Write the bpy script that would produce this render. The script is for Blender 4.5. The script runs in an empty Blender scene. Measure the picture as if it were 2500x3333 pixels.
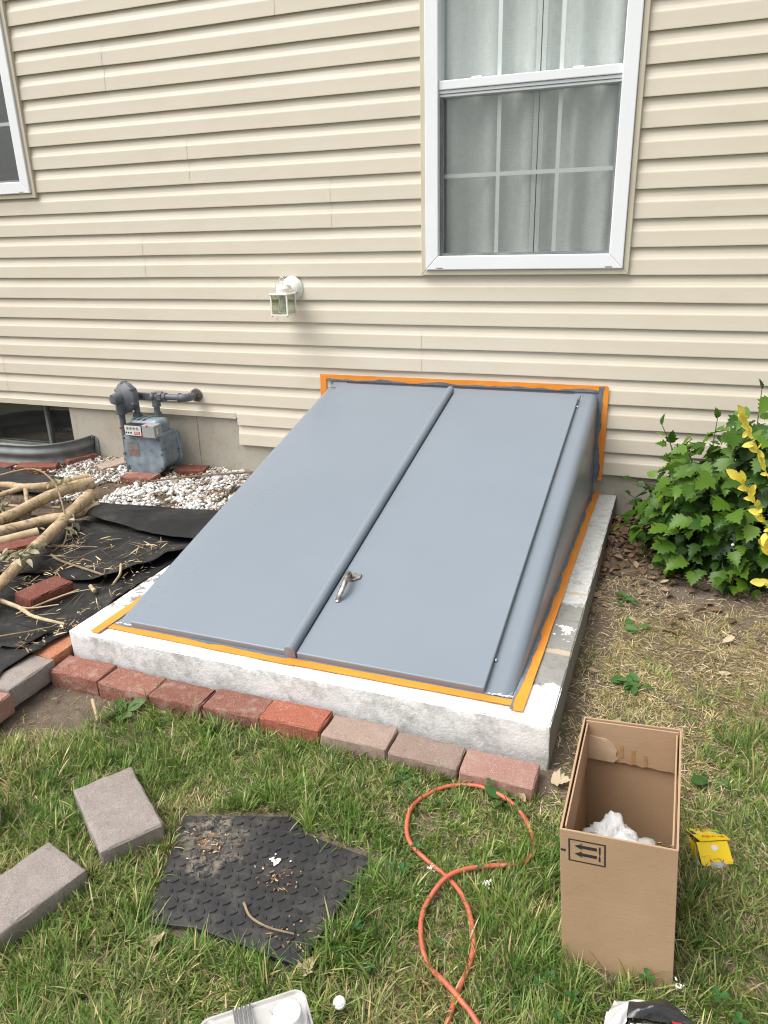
import bpy, math, random
import numpy as np
from mathutils import Vector, Matrix, noise as mnoise

# ------------------------------------------------------------------ camera, sky, sun, exposure
scene = bpy.context.scene
COL = scene.collection
random.seed(7)
RNG = np.random.default_rng(11)

YAW, PITCH, ROLL = -0.3765, 0.3578, 0.0276
cy_, sy_ = math.cos(YAW), math.sin(YAW)
FWD = Vector((sy_ * math.cos(PITCH), cy_ * math.cos(PITCH), -math.sin(PITCH)))
RGT = Vector((cy_, -sy_, 0.0))
DWN = FWD.cross(RGT)
c_, s_ = math.cos(ROLL), math.sin(ROLL)
R2 = c_ * RGT + s_ * DWN
D2 = -s_ * RGT + c_ * DWN
cam_data = bpy.data.cameras.new('camera')
cam = bpy.data.objects.new('camera', cam_data)
COL.objects.link(cam)
cam.matrix_world = Matrix(((R2.x, -D2.x, -FWD.x, 1.0), (R2.y, -D2.y, -FWD.y, -3.6045),
                           (R2.z, -D2.z, -FWD.z, 1.3395), (0, 0, 0, 1)))
cam_data.sensor_fit = 'HORIZONTAL'
cam_data.sensor_width = 36.0
cam_data.lens = 36.0 * 2457.2 / 2500.0
cam_data.clip_start = 0.05
cam_data.clip_end = 500.0
scene.camera = cam

SUN_EL, SUN_AZ = math.radians(58), math.radians(-128)      # azimuth clockwise from +Y
world = bpy.data.worlds.new('World')
scene.world = world
world.use_nodes = True
wn = world.node_tree.nodes
wl = world.node_tree.links
bg = wn['Background']
sky = wn.new('ShaderNodeTexSky')
sky.sky_type = 'NISHITA'
sky.sun_disc = False
sky.sun_elevation = SUN_EL
sky.sun_rotation = SUN_AZ
sky.air_density = 1.0
sky.dust_density = 4.0
sky.ozone_density = 1.0
hs = wn.new('ShaderNodeHueSaturation')
hs.inputs['Saturation'].default_value = 0.22
wl.new(sky.outputs['Color'], hs.inputs['Color'])
wl.new(hs.outputs['Color'], bg.inputs['Color'])
bg.inputs['Strength'].default_value = 0.122

sun_data = bpy.data.lights.new('sun', 'SUN')
sun_data.energy = 1.8
sun_data.angle = math.radians(52)
sun_data.color = (1.0, 0.96, 0.9)
sun = bpy.data.objects.new('sun', sun_data)
COL.objects.link(sun)
sd = Vector((math.sin(SUN_AZ) * math.cos(SUN_EL), math.cos(SUN_AZ) * math.cos(SUN_EL), math.sin(SUN_EL)))
sun.rotation_euler = sd.to_track_quat('Z', 'Y').to_euler()
sun.location = sd * 20

vs = scene.view_settings
vs.view_transform = 'Standard'
vs.look = 'None'
vs.exposure = 0.82
vs.gamma = 1.0
vs.use_curve_mapping = False
scene.cycles.filter_width = 1.1
scene.cycles.max_bounces = 8
scene.cycles.transparent_max_bounces = 12

# ------------------------------------------------------------------ material helpers
def V4(c): return (c[0], c[1], c[2], 1.0)

class NT:
    def __init__(s, name):
        s.m = bpy.data.materials.new(name); s.m.use_nodes = True
        s.t = s.m.node_tree; s.bsdf = s.t.nodes['Principled BSDF']; s.out = s.t.nodes['Material Output']
    def n(s, typ, **kw):
        nd = s.t.nodes.new(typ)
        for k, v in kw.items():
            if hasattr(nd, k) and k not in nd.inputs: setattr(nd, k, v)
            else: nd.inputs[k].default_value = v
        return nd
    def l(s, a, b): s.t.links.new(a, b)
    def coords(s, kind='Object', scale=(1, 1, 1)):
        tc = s.n('ShaderNodeTexCoord')
        if kind == 'World':
            g = s.n('ShaderNodeNewGeometry'); o = g.outputs['Position']
        else: o = tc.outputs[kind]
        if scale == (1, 1, 1): return o
        mp = s.n('ShaderNodeMapping'); mp.inputs['Scale'].default_value = scale
        s.l(o, mp.inputs['Vector']); return mp.outputs['Vector']
    def noise(s, vec, scale, detail=4, rough=0.55, dist=0.0):
        nd = s.n('ShaderNodeTexNoise'); nd.inputs['Scale'].default_value = scale
        nd.inputs['Detail'].default_value = detail; nd.inputs['Roughness'].default_value = rough
        nd.inputs['Distortion'].default_value = dist
        s.l(vec, nd.inputs['Vector']); return nd.outputs['Fac']
    def ramp(s, fac, lo, hi, a=0.0, b=1.0):
        r = s.n('ShaderNodeMapRange'); r.clamp = True
        for k, v in zip(('From Min', 'From Max', 'To Min', 'To Max'), (lo, hi, a, b)): r.inputs[k].default_value = v
        s.l(fac, r.inputs['Value']); return r.outputs['Result']
    def math(s, op, a, b=None):
        m = s.n('ShaderNodeMath'); m.operation = op
        for i, x in enumerate((a, b)):
            if x is None: continue
            if isinstance(x, (int, float)): m.inputs[i].default_value = x
            else: s.l(x, m.inputs[i])
        return m.outputs[0]
    def mix(s, fac, a, b, mode='MIX'):
        m = s.n('ShaderNodeMix'); m.data_type = 'RGBA'; m.blend_type = mode
        for sock, x in ((m.inputs[0], fac), (m.inputs[6], a), (m.inputs[7], b)):
            if isinstance(x, (int, float)): sock.default_value = x
            elif isinstance(x, tuple): sock.default_value = V4(x)
            else: s.l(x, sock)
        return m.outputs[2]
    def color(s, c):
        if isinstance(c, tuple): s.bsdf.inputs['Base Color'].default_value = V4(c)
        else: s.l(c, s.bsdf.inputs['Base Color'])
    def rough(s, r):
        if isinstance(r, (int, float)): s.bsdf.inputs['Roughness'].default_value = r
        else: s.l(r, s.bsdf.inputs['Roughness'])
    def bump(s, h, strength=0.3, dist=0.002, prev=None):
        b = s.n('ShaderNodeBump'); b.inputs['Strength'].default_value = strength; b.inputs['Distance'].default_value = dist
        s.l(h, b.inputs['Height'])
        if prev is not None: s.l(prev, b.inputs['Normal'])
        s.l(b.outputs['Normal'], s.bsdf.inputs['Normal']); return b.outputs['Normal']
    def objrand(s): return s.n('ShaderNodeObjectInfo').outputs['Random']

def simple(name, c1, c2=None, scale=6, rough=0.6, bump=0.0, bscale=80, bdist=0.002, metallic=0.0, spec=0.5,
           c3=None, s3=200, t3=0.68, rand=0.0, coords='Object', detail=5, stretch=(1, 1, 1)):
    t = NT(name); v = t.coords(coords, stretch)
    col = c1
    if c2 is not None: col = t.mix(t.ramp(t.noise(v, scale, detail), 0.35, 0.65), c1, c2)
    if c3 is not None: col = t.mix(t.ramp(t.noise(v, s3, 2), t3, t3 + 0.05), col, c3)
    if rand:
        h = t.n('ShaderNodeHueSaturation'); t.l(t.ramp(t.objrand(), 0, 1, 1 - rand, 1 + rand), h.inputs['Value'])
        if isinstance(col, tuple): h.inputs['Color'].default_value = V4(col)
        else: t.l(col, h.inputs['Color'])
        col = h.outputs['Color']
    t.color(col); t.rough(rough)
    t.bsdf.inputs['Metallic'].default_value = metallic
    t.bsdf.inputs['Specular IOR Level'].default_value = spec
    if bump: t.bump(t.noise(v, bscale, 5, 0.65), bump, bdist)
    return t.m

def leafmat(name, c1, c2, c3, trans=0.35, rough=0.45, attr=None):
    t = NT(name); v = t.coords('Object')
    if attr:
        a = t.n('ShaderNodeAttribute'); a.attribute_name = attr; col = a.outputs['Color']
    else:
        col = t.mix(t.objrand(), c1, c2)
        col = t.mix(t.ramp(t.noise(v, 30, 3), 0.45, 0.75, 0, 0.6), col, c3)
    t.color(col); t.rough(rough); t.bsdf.inputs['Specular IOR Level'].default_value = 0.35
    tr = t.n('ShaderNodeBsdfTranslucent'); t.l(col, tr.inputs['Color'])
    mx = t.n('ShaderNodeMixShader'); mx.inputs[0].default_value = trans
    t.l(t.bsdf.outputs[0], mx.inputs[1]); t.l(tr.outputs[0], mx.inputs[2]); t.l(mx.outputs[0], t.out.inputs['Surface'])
    return t.m

MAT = {}
# vinyl siding: faint wood grain running along the panel, grime in patches
t = NT('vinyl_siding'); v = t.coords('World')
g1 = t.noise(t.coords('World', (1.2, 1, 90)), 6, 5, 0.7)
d1 = t.ramp(t.noise(t.coords('World', (1.0, 1, 2.2)), 2.3, 6, 0.7), 0.45, 0.78, 0, 0.75)
col = t.mix(d1, (0.665, 0.602, 0.495), (0.60, 0.53, 0.42))
col = t.mix(t.ramp(g1, 0.3, 0.75, 0, 0.35), col, (0.575, 0.512, 0.415))
spk = t.ramp(t.noise(v, 130, 2), 0.74, 0.77, 0, 0.5)
col = t.mix(t.math('MULTIPLY', spk, t.ramp(t.noise(v, 4, 2), 0.55, 0.65)), col, (0.25, 0.2, 0.15))
t.color(col); t.rough(0.42); t.bsdf.inputs['Specular IOR Level'].default_value = 0.4
t.bump(g1, 0.25, 0.0008); MAT['siding'] = t.m

MAT['trim_cream'] = simple('cream_trim', (0.60, 0.545, 0.43), (0.55, 0.49, 0.38), 5, 0.4)
MAT['white_vinyl'] = simple('white_vinyl', (0.82, 0.83, 0.85), (0.78, 0.80, 0.82), 3, 0.3)
MAT['muntin'] = simple('muntin_white', (0.84, 0.86, 0.85), None, rough=0.4)
MAT['sheathing'] = simple('sheathing', (0.25, 0.2, 0.14), (0.2, 0.16, 0.11), 4, 0.9)
MAT['room_dark'] = simple('room_dim_tone', (0.12, 0.11, 0.10), (0.1, 0.09, 0.085), 2, 0.9)
t = NT('curtain_linen'); v = t.coords('Object')
w1 = t.noise(t.coords('Object', (300, 1, 25)), 1, 2); w2 = t.noise(t.coords('Object', (25, 1, 300)), 1, 2)
wv = t.math('ADD', w1, w2)
t.color(t.mix(t.ramp(wv, 0.7, 1.3), (0.55, 0.57, 0.55), (0.67, 0.69, 0.67))); t.rough(0.95)
t.bump(wv, 0.25, 0.001); MAT['curtain'] = t.m

def glassmat(name, tint, fresnel_min=0.05, wave=True):
    t = NT(name); t.t.nodes.remove(t.bsdf)
    fr = t.n('ShaderNodeFresnel'); fr.inputs['IOR'].default_value = 1.5
    tr = t.n('ShaderNodeBsdfTransparent'); tr.inputs['Color'].default_value = V4(tint)
    gl = t.n('ShaderNodeBsdfGlossy'); gl.inputs['Roughness'].default_value = 0.02
    gl.inputs['Color'].default_value = (0.95, 1, 0.98, 1)
    if wave:
        b = t.n('ShaderNodeBump'); b.inputs['Strength'].default_value = 0.03; b.inputs['Distance'].default_value = 0.01
        t.l(t.noise(t.coords('World'), 3, 2), b.inputs['Height']); t.l(b.outputs[0], gl.inputs['Normal'])
    ge = t.n('ShaderNodeNewGeometry')
    f = t.math('MULTIPLY', t.math('ADD', t.math('MULTIPLY', fr.outputs[0], 1.6), fresnel_min), t.math('SUBTRACT', 1.0, ge.outputs['Backfacing']))
    mx = t.n('ShaderNodeMixShader'); t.l(f, mx.inputs[0]); t.l(tr.outputs[0], mx.inputs[1]); t.l(gl.outputs[0], mx.inputs[2])
    t.l(mx.outputs[0], t.out.inputs['Surface']); return t.m
MAT['glass'] = glassmat('window_glass', (0.97, 0.98, 0.975), 0.05)
MAT['lamp_glass'] = glassmat('lamp_glass', (0.84, 0.86, 0.81), 0.03, False)
t = NT('insect_screen'); t.t.nodes.remove(t.bsdf)
tr = t.n('ShaderNodeBsdfTransparent'); df = t.n('ShaderNodeBsdfDiffuse'); df.inputs['Color'].default_value = (0.20, 0.20, 0.20, 1)
mx = t.n('ShaderNodeMixShader'); mx.inputs[0].default_value = 0.24
t.l(tr.outputs[0], mx.inputs[1]); t.l(df.outputs[0], mx.inputs[2]); t.l(mx.outputs[0], t.out.inputs['Surface']); MAT['screen'] = t.m

def concrete(name, base, dark, light, bump=0.6, speck=0.7):
    t = NT(name); v = t.coords('World')
    a = t.noise(v, 3.0, 6, 0.65); b = t.noise(v, 28, 5, 0.7); c = t.noise(v, 140, 3, 0.6)
    col = t.mix(t.ramp(a, 0.35, 0.7), base, light)
    col = t.mix(t.ramp(b, 0.55, 0.75, 0, 0.6), col, dark)
    col = t.mix(t.ramp(c, 0.64, 0.7, 0, speck), col, dark)
    t.color(col); t.rough(0.92); t.bsdf.inputs['Specular IOR Level'].default_value = 0.25
    h = t.math('ADD', b, t.math('MULTIPLY', c, 0.5)); t.bump(h, bump, 0.004); return t
MAT['foundation'] = concrete('foundation_concrete', (0.38, 0.345, 0.285), (0.24, 0.21, 0.17), (0.46, 0.43, 0.36), 0.5).m

# curb under the bulkhead: bare grey concrete with brushed white paint that has peeled in places
t = concrete('curb_concrete', (0.23, 0.225, 0.205), (0.085, 0.08, 0.072), (0.31, 0.305, 0.285), 0.7, 0.3)
old = t.bsdf.inputs['Base Color'].links[0].from_socket
g = t.n('ShaderNodeNewGeometry'); sp = t.n('ShaderNodeSeparateXYZ'); t.l(g.outputs['Position'], sp.inputs[0])
sn = t.n('ShaderNodeSeparateXYZ'); t.l(g.outputs['True Normal'], sn.inputs[0])
X, Y, Z = sp.outputs; v = t.coords('World')
nz = t.noise(v, 9, 6, 0.7); nzf = t.noise(v, 45, 5, 0.7)
jit = t.math('MULTIPLY', t.math('SUBTRACT', nz, 0.5), 0.35)
yy = t.math('ADD', Y, jit)
top = t.ramp(sn.outputs[2], 0.35, 0.6)
front_w = t.ramp(yy, -1.76, -1.74, 1, 0)                    # front margin fully painted
mid_w = t.math('MULTIPLY', t.ramp(yy, -1.22, -1.18), t.ramp(X, 0.2, 0.3))   # right rear strip still painted
leftpeel = t.math('MULTIPLY', t.ramp(X, -0.3, -0.2, 1, 0), t.ramp(t.math('ADD', nz, t.math('MULTIPLY', nzf, 0.25)), 0.59, 0.61))
patch = t.ramp(t.math('ADD', nz, t.math('MULTIPLY', nzf, 0.25)), 0.725, 0.735)
wm = t.math('MAXIMUM', t.math('MAXIMUM', front_w, mid_w), t.math('MAXIMUM', leftpeel, patch))
wm = t.math('MULTIPLY', wm, t.ramp(nzf, 0.24, 0.30))
wm = t.math('MULTIPLY', wm, top)
fr_face = t.math('MULTIPLY', t.ramp(sn.outputs[1], -0.6, -0.4, 1, 0), t.ramp(t.math('ADD', Z, t.math('MULTIPLY', t.math('SUBTRACT', nzf, 0.5), 0.12)), 0.0, 0.11, 0.55, 0.85))
wm2 = t.math('MAXIMUM', wm, t.math('MULTIPLY', fr_face, t.ramp(t.math('ADD', nz, t.math('MULTIPLY', nzf, 0.35)), 0.52, 0.72, 0.45, 1.15)))
col = t.mix(wm2, old, (0.80, 0.81, 0.81))
thin = t.math('MULTIPLY', mid_w, t.ramp(nzf, 0.35, 0.7, 0.35, 0.8))
col = t.mix(t.math('MULTIPLY', thin, top), col, (0.44, 0.43, 0.39)); col = t.mix(t.math('MULTIPLY', top, t.ramp(t.noise(v, 22, 6, 0.8), 0.54, 0.68, 0, 0.5)), col, (0.15, 0.14, 0.12))
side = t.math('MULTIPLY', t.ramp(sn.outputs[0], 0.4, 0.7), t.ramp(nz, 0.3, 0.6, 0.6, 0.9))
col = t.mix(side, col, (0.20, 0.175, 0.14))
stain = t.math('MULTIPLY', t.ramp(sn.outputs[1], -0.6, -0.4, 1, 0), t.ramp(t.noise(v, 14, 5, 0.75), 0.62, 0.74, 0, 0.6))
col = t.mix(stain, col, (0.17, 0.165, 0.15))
jl = t.math('MULTIPLY', t.math('MULTIPLY', t.ramp(t.math('ABSOLUTE', t.math('ADD', t.math('ADD', Y, 1.535), t.math('MULTIPLY', jit, 0.06))), 0.010, 0.016, 1, 0), t.ramp(X, 0.2, 0.3)), top)
jl2 = t.math('MULTIPLY', t.math('MULTIPLY', t.ramp(t.math('ABSOLUTE', t.math('ADD', t.math('ADD', Y, 1.12), t.math('MULTIPLY', jit, 0.06))), 0.008, 0.014, 1, 0), t.ramp(X, 0.2, 0.3)), top)
col = t.mix(t.math('MULTIPLY', t.math('MAXIMUM', jl, jl2), 0.75), col, (0.52, 0.44, 0.29))
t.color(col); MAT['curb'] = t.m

def brickmat(name, c1, c2, c3, rough=0.9, top_dust=(0.5, 0.42, 0.36), dust=0.35):
    t = NT(name); v = t.coords('Object')
    ob = t.n('ShaderNodeObjectInfo')
    off = t.n('ShaderNodeVectorMath'); off.operation = 'ADD'; t.l(v, off.inputs[0])
    cb = t.n('ShaderNodeCombineXYZ'); t.l(t.math('MULTIPLY', ob.outputs['Random'], 37.0), cb.inputs[0]); t.l(cb.outputs[0], off.inputs[1])
    v = off.outputs[0]
    a = t.noise(v, 14, 6, 0.7); b = t.noise(v, 70, 4, 0.7); c = t.noise(v, 300, 2)
    col = t.mix(t.ramp(a, 0.3, 0.7), c1, c2)
    col = t.mix(t.ramp(b, 0.55, 0.75, 0, 0.7), col, c3)
    col = t.mix(t.ramp(t.noise(v, 24, 5, 0.7), 0.52, 0.7, 0, dust), col, top_dust)
    col = t.mix(t.ramp(c, 0.60, 0.66, 0, 0.75), col, top_dust); col = t.mix(t.ramp(c, 0.34, 0.40, 0.6, 0), col, c3)
    hh = t.n('ShaderNodeHueSaturation'); t.l(t.ramp(ob.outputs['Random'], 0, 1, 0.85, 1.15), hh.inputs['Value']); t.l(col, hh.inputs['Color'])
    t.color(hh.outputs['Color']); t.rough(rough); t.bsdf.inputs['Specular IOR Level'].default_value = 0.25
    t.bump(t.math('ADD', b, t.math('MULTIPLY', c, 0.6)), 0.7, 0.003); return t.m
MAT['brick_red'] = brickmat('brick_red', (0.195, 0.073, 0.052), (0.255, 0.118, 0.086), (0.12, 0.05, 0.04), top_dust=(0.40, 0.31, 0.26), dust=0.6)
MAT['brick_bright'] = brickmat('brick_bright', (0.30, 0.085, 0.05), (0.345, 0.125, 0.08), (0.20, 0.055, 0.038), top_dust=(0.45, 0.3, 0.23), dust=0.4)
MAT['brick_orange'] = brickmat('brick_orange', (0.40, 0.15, 0.07), (0.46, 0.2, 0.11), (0.3, 0.09, 0.05), dust=0.3)
MAT['brick_dark'] = brickmat('brick_dark', (0.17, 0.05, 0.035), (0.21, 0.07, 0.05), (0.10, 0.035, 0.03), top_dust=(0.35, 0.25, 0.2), dust=0.3)
MAT['paver_grey'] = brickmat('paver_grey', (0.27, 0.225, 0.20), (0.31, 0.275, 0.255), (0.18, 0.155, 0.14), top_dust=(0.45, 0.41, 0.385), dust=0.35)
MAT['paver_brown'] = brickmat('paver_brown', (0.26, 0.19, 0.155), (0.30, 0.22, 0.18), (0.18, 0.13, 0.11), top_dust=(0.42, 0.35, 0.3), dust=0.25)
MAT['paver_pink'] = brickmat('paver_pink', (0.29, 0.155, 0.122), (0.32, 0.195, 0.16), (0.23, 0.11, 0.09), top_dust=(0.45, 0.36, 0.32), dust=0.25)
MAT['slab_tan'] = brickmat('slab_tan', (0.42, 0.33, 0.27), (0.46, 0.37, 0.31), (0.3, 0.23, 0.19))

# bulkhead paint: fresh semi-gloss blue grey, rolled on
t = NT('bulkhead_paint'); v = t.coords('World')
t.color(t.mix(t.ramp(t.noise(v, 1.7, 3), 0.35, 0.65), (0.185, 0.219, 0.260), (0.196, 0.231, 0.273)))
t.rough(t.ramp(t.noise(v, 3, 3), 0.3, 0.7, 0.27, 0.33)); t.bsdf.inputs['Specular IOR Level'].default_value = 0.5
MAT['door_paint'] = t.m
MAT['paint_smear'] = simple('wet_paint_smear', (0.13, 0.155, 0.185), (0.19, 0.22, 0.255), 30, 0.3, bump=0.4, bscale=60)
MAT['tape'] = simple('masking_tape', (0.84, 0.30, 0.035), (0.80, 0.26, 0.028), 14, 0.5, bump=0.15, bscale=35, bdist=0.004)
MAT['chipped'] = simple('chipped_paint', (0.75, 0.76, 0.76), (0.3, 0.3, 0.31), 140, 0.6)
MAT['handle_metal'] = simple('handle_metal', (0.42, 0.40, 0.37), (0.13, 0.11, 0.10), 55, 0.32, metallic=0.85, bump=0.5, bscale=120, c3=(0.55, 0.5, 0.44), s3=70, t3=0.6)
MAT['screw'] = simple('screw_metal', (0.6, 0.62, 0.64), None, rough=0.3, metallic=0.9)

MAT['lamp_white'] = simple('lamp_white_paint', (0.82, 0.81, 0.76), (0.77, 0.75, 0.68), 12, 0.35)
MAT['bulb'] = simple('bulb_glass', (0.72, 0.74, 0.76), None, rough=0.15)
MAT['brass'] = simple('lamp_screw', (0.45, 0.4, 0.3), None, rough=0.3, metallic=0.9)
MAT['meter_paint'] = simple('meter_paint', (0.155, 0.20, 0.235), (0.27, 0.33, 0.375), 16, 0.5, bump=0.25, bscale=90, c3=(0.10, 0.10, 0.10), s3=36, t3=0.66, metallic=0.1)
MAT['pipe_paint'] = simple('pipe_paint', (0.095, 0.105, 0.12), (0.125, 0.135, 0.15), 14, 0.5, bump=0.35, bscale=120)
MAT['index_white'] = simple('index_face', (0.66, 0.66, 0.60), (0.6, 0.6, 0.55), 30, 0.4)
MAT['grey_box'] = simple('grey_enamel', (0.33, 0.34, 0.335), (0.30, 0.31, 0.3), 20, 0.5)
MAT['black'] = simple('black_plastic', (0.015, 0.015, 0.016), None, rough=0.45)
MAT['red'] = simple('red_plastic', (0.45, 0.02, 0.025), None, rough=0.4)
MAT['plate'] = simple('meter_plate', (0.42, 0.40, 0.37), (0.30, 0.28, 0.25), 60, 0.35, metallic=0.6)
MAT['rust'] = simple('rust_print', (0.30, 0.08, 0.06), None, rough=0.6)
MAT['galv'] = simple('galvanised_steel', (0.22, 0.24, 0.235), (0.15, 0.16, 0.155), 11, 0.7, metallic=0.15, bump=0.1, bscale=40, c3=(0.2, 0.19, 0.17), s3=30, t3=0.66)
MAT['nest'] = simple('dry_stuffing', (0.26, 0.19, 0.12), (0.12, 0.08, 0.05), 90, 0.95, bump=0.8, bscale=150)

t = NT('soil'); v = t.coords('World')
g = t.n('ShaderNodeNewGeometry'); sp = t.n('ShaderNodeSeparateXYZ'); t.l(g.outputs['Position'], sp.inputs[0])
a = t.noise(v, 2.2, 5, 0.6); b = t.noise(v, 22, 6, 0.7); c = t.noise(v, 110, 4, 0.7)
col = t.mix(t.ramp(b, 0.35, 0.65), (0.145, 0.112, 0.082), (0.225, 0.182, 0.138))
col = t.mix(t.ramp(c, 0.58, 0.72, 0, 0.6), col, (0.31, 0.26, 0.20))
col = t.mix(t.ramp(c, 0.30, 0.40, 0.7, 0), col, (0.055, 0.042, 0.032))
far = t.ramp(t.math('MAXIMUM', t.math('ABSOLUTE', sp.outputs[0]), t.math('ABSOLUTE', sp.outputs[1])), 3.2, 4.6)
col = t.mix(far, col, t.mix(t.ramp(b, 0.35, 0.65), (0.05, 0.075, 0.02), (0.09, 0.10, 0.035)))
t.color(col); t.rough(0.95); t.bsdf.inputs['Specular IOR Level'].default_value = 0.15
t.bump(t.math('ADD', b, c), 1.0, 0.012); MAT['soil'] = t.m

t = NT('landscape_fabric'); v = t.coords('World')
a = t.noise(v, 3.5, 6, 0.7); b = t.noise(t.coords('World', (260, 260, 10)), 1, 2); c = t.noise(v, 18, 5, 0.75)
col = t.mix(t.ramp(a, 0.40, 0.70, 0, 0.9), (0.011, 0.0115, 0.012), (0.040, 0.040, 0.039))
col = t.mix(t.math('MULTIPLY', t.ramp(a, 0.46, 0.62), t.ramp(c, 0.50, 0.70, 0, 0.55)), col, (0.15, 0.135, 0.10))
t.color(col); t.rough(0.8); t.bsdf.inputs['Specular IOR Level'].default_value = 0.3
t.bump(t.math('ADD', b, c), 0.3, 0.003); MAT['fabric'] = t.m

MAT['stone'] = leafmat('white_gravel', (0, 0, 0), (0, 0, 0), (0, 0, 0), 0.0, 0.7, attr='col')
MAT['grass'] = leafmat('grass_blades', (0, 0, 0), (0, 0, 0), (0, 0, 0), 0.38, 0.5, attr='col')
MAT['litter'] = leafmat('dry_litter', (0, 0, 0), (0, 0, 0), (0, 0, 0), 0.15, 0.85, attr='col')
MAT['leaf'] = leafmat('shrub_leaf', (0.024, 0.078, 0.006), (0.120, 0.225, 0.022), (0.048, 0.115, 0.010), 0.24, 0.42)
MAT['leaf_shaded'] = leafmat('shrub_leaf_shaded', (0.018, 0.055, 0.006), (0.035, 0.09, 0.010), (0.02, 0.05, 0.006), 0.15, 0.45)  # darker leaf green puts the shrub's inner shade into the colour
MAT['leaf_yellow'] = leafmat('yellow_leaf', (0.80, 0.66, 0.06), (0.84, 0.74, 0.16), (0.70, 0.58, 0.06), 0.2, 0.35)
MAT['clover'] = leafmat('clover_leaf', (0.04, 0.13, 0.03), (0.07, 0.18, 0.04), (0.05, 0.14, 0.03), 0.3, 0.45)
MAT['weed'] = leafmat('weed_leaf', (0.07, 0.15, 0.035), (0.12, 0.22, 0.06), (0.08, 0.16, 0.04), 0.3, 0.5)
MAT['dead_leaf'] = leafmat('dead_leaf', (0.40, 0.30, 0.18), (0.56, 0.47, 0.33), (0.30, 0.2, 0.12), 0.2, 0.7)
MAT['wilted'] = leafmat('wilted_leaf', (0.40, 0.38, 0.25), (0.52, 0.50, 0.37), (0.25, 0.23, 0.14), 0.2, 0.8)
MAT['stem'] = simple('green_stem', (0.09, 0.11, 0.04), (0.14, 0.11, 0.06), 20, 0.6)
MAT['stem_yellow'] = simple('yellow_stem', (0.38, 0.38, 0.09), None, rough=0.5)
t = NT('branch_bark'); v = t.coords('Object')
a = t.noise(t.coords('Object', (3, 3, 3)), 5, 5, 0.7, 1.0); b = t.noise(v, 60, 5, 0.7)
col = t.mix(t.ramp(a, 0.38, 0.62), (0.53, 0.41, 0.25), (0.36, 0.26, 0.155))
col = t.mix(t.ramp(t.noise(v, 12, 5, 0.7, 1.5), 0.54, 0.62, 0, 0.8), col, (0.155, 0.095, 0.055))
col = t.mix(t.ramp(b, 0.58, 0.72, 0, 0.5), col, (0.66, 0.56, 0.38))
t.color(col); t.rough(0.8); t.bump(t.math('ADD', a, b), 0.5, 0.006); MAT['bark'] = t.m
MAT['cut_wood'] = simple('cut_wood', (0.50, 0.33, 0.15), (0.28, 0.16, 0.08), 60, 0.85, bump=0.6, bscale=150)
MAT['thin_bark'] = simple('thin_bark', (0.17, 0.12, 0.075), (0.28, 0.21, 0.13), 25, 0.85)
MAT['pale_bark'] = simple('pale_bark', (0.52, 0.42, 0.27), (0.38, 0.28, 0.17), 25, 0.8, bump=0.3)

t = NT('rubber_mat'); v = t.coords('World')
sp = t.n('ShaderNodeSeparateXYZ'); t.l(v, sp.inputs[0])
a = t.noise(v, 11, 5, 0.7); c = t.noise(v, 70, 4, 0.7)
dx = t.math('SUBTRACT', sp.outputs[0], 0.075); dy = t.math('ADD', sp.outputs[1], 2.43)
rr = t.math('SQRT', t.math('ADD', t.math('MULTIPLY', dx, dx), t.math('MULTIPLY', dy, dy)))
dust = t.math('MULTIPLY', t.ramp(t.math('ADD', rr, t.math('MULTIPLY', t.math('SUBTRACT', a, 0.5), 0.30)), 0.05, 0.10, 0.55, 0), t.ramp(t.noise(v, 38, 6, 0.8), 0.46, 0.56, 0, 1))
light = t.ramp(t.math('ADD', a, t.math('MULTIPLY', c, 0.3)), 0.62, 0.82, 0, 0.35)
col = t.mix(light, (0.017, 0.0175, 0.019), (0.12, 0.11, 0.095)); col = t.mix(dust, col, (0.33, 0.28, 0.21))
t.color(col); t.rough(0.55); t.bump(c, 0.3, 0.002); MAT['rubber'] = t.m
MAT['hose'] = simple('air_hose_rubber', (0.56, 0.135, 0.075), (0.46, 0.11, 0.065), 22, 0.45, c3=(0.25, 0.08, 0.05), s3=60, t3=0.68)
t = NT('cardboard'); v = t.coords('Object')
a = t.noise(v, 5, 5, 0.6); b = t.noise(v, 260, 3); c = t.noise(t.coords('Object', (1, 1, 40)), 6, 3)
col = t.mix(t.ramp(a, 0.3, 0.7), (0.37, 0.245, 0.148), (0.43, 0.292, 0.182)); col = t.mix(t.ramp(b, 0.6, 0.7, 0, 0.35), col, (0.27, 0.17, 0.10))
col = t.mix(t.ramp(t.noise(v, 9, 6, 0.75), 0.66, 0.74, 0, 0.35), col, (0.56, 0.42, 0.29)); t.color(col); t.rough(0.85); t.bsdf.inputs['Specular IOR Level'].default_value = 0.2; t.bump(t.math('ADD', t.math('MULTIPLY', a, 3.0), t.math('MULTIPLY', c, 0.4)), 0.14, 0.006); MAT['cardboard'] = t.m
MAT['torn_card'] = simple('torn_cardboard', (0.55, 0.40, 0.27), (0.47, 0.33, 0.21), 30, 0.9, bump=0.4)
MAT['glue'] = simple('glue_strip', (0.34, 0.19, 0.08), (0.42, 0.26, 0.13), 60, 0.3)
MAT['ink'] = simple('black_ink', (0.022, 0.02, 0.02), None, rough=0.7)
t = NT('plastic_bag'); v = t.coords('Object')
t.color((0.80, 0.81, 0.82)); t.rough(0.3); t.bump(t.noise(v, 30, 6, 0.7, 1.0), 0.6, 0.01)
tr = t.n('ShaderNodeBsdfTranslucent'); tr.inputs[0].default_value = (0.8, 0.8, 0.82, 1); mx = t.n('ShaderNodeMixShader'); mx.inputs[0].default_value = 0.3
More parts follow.
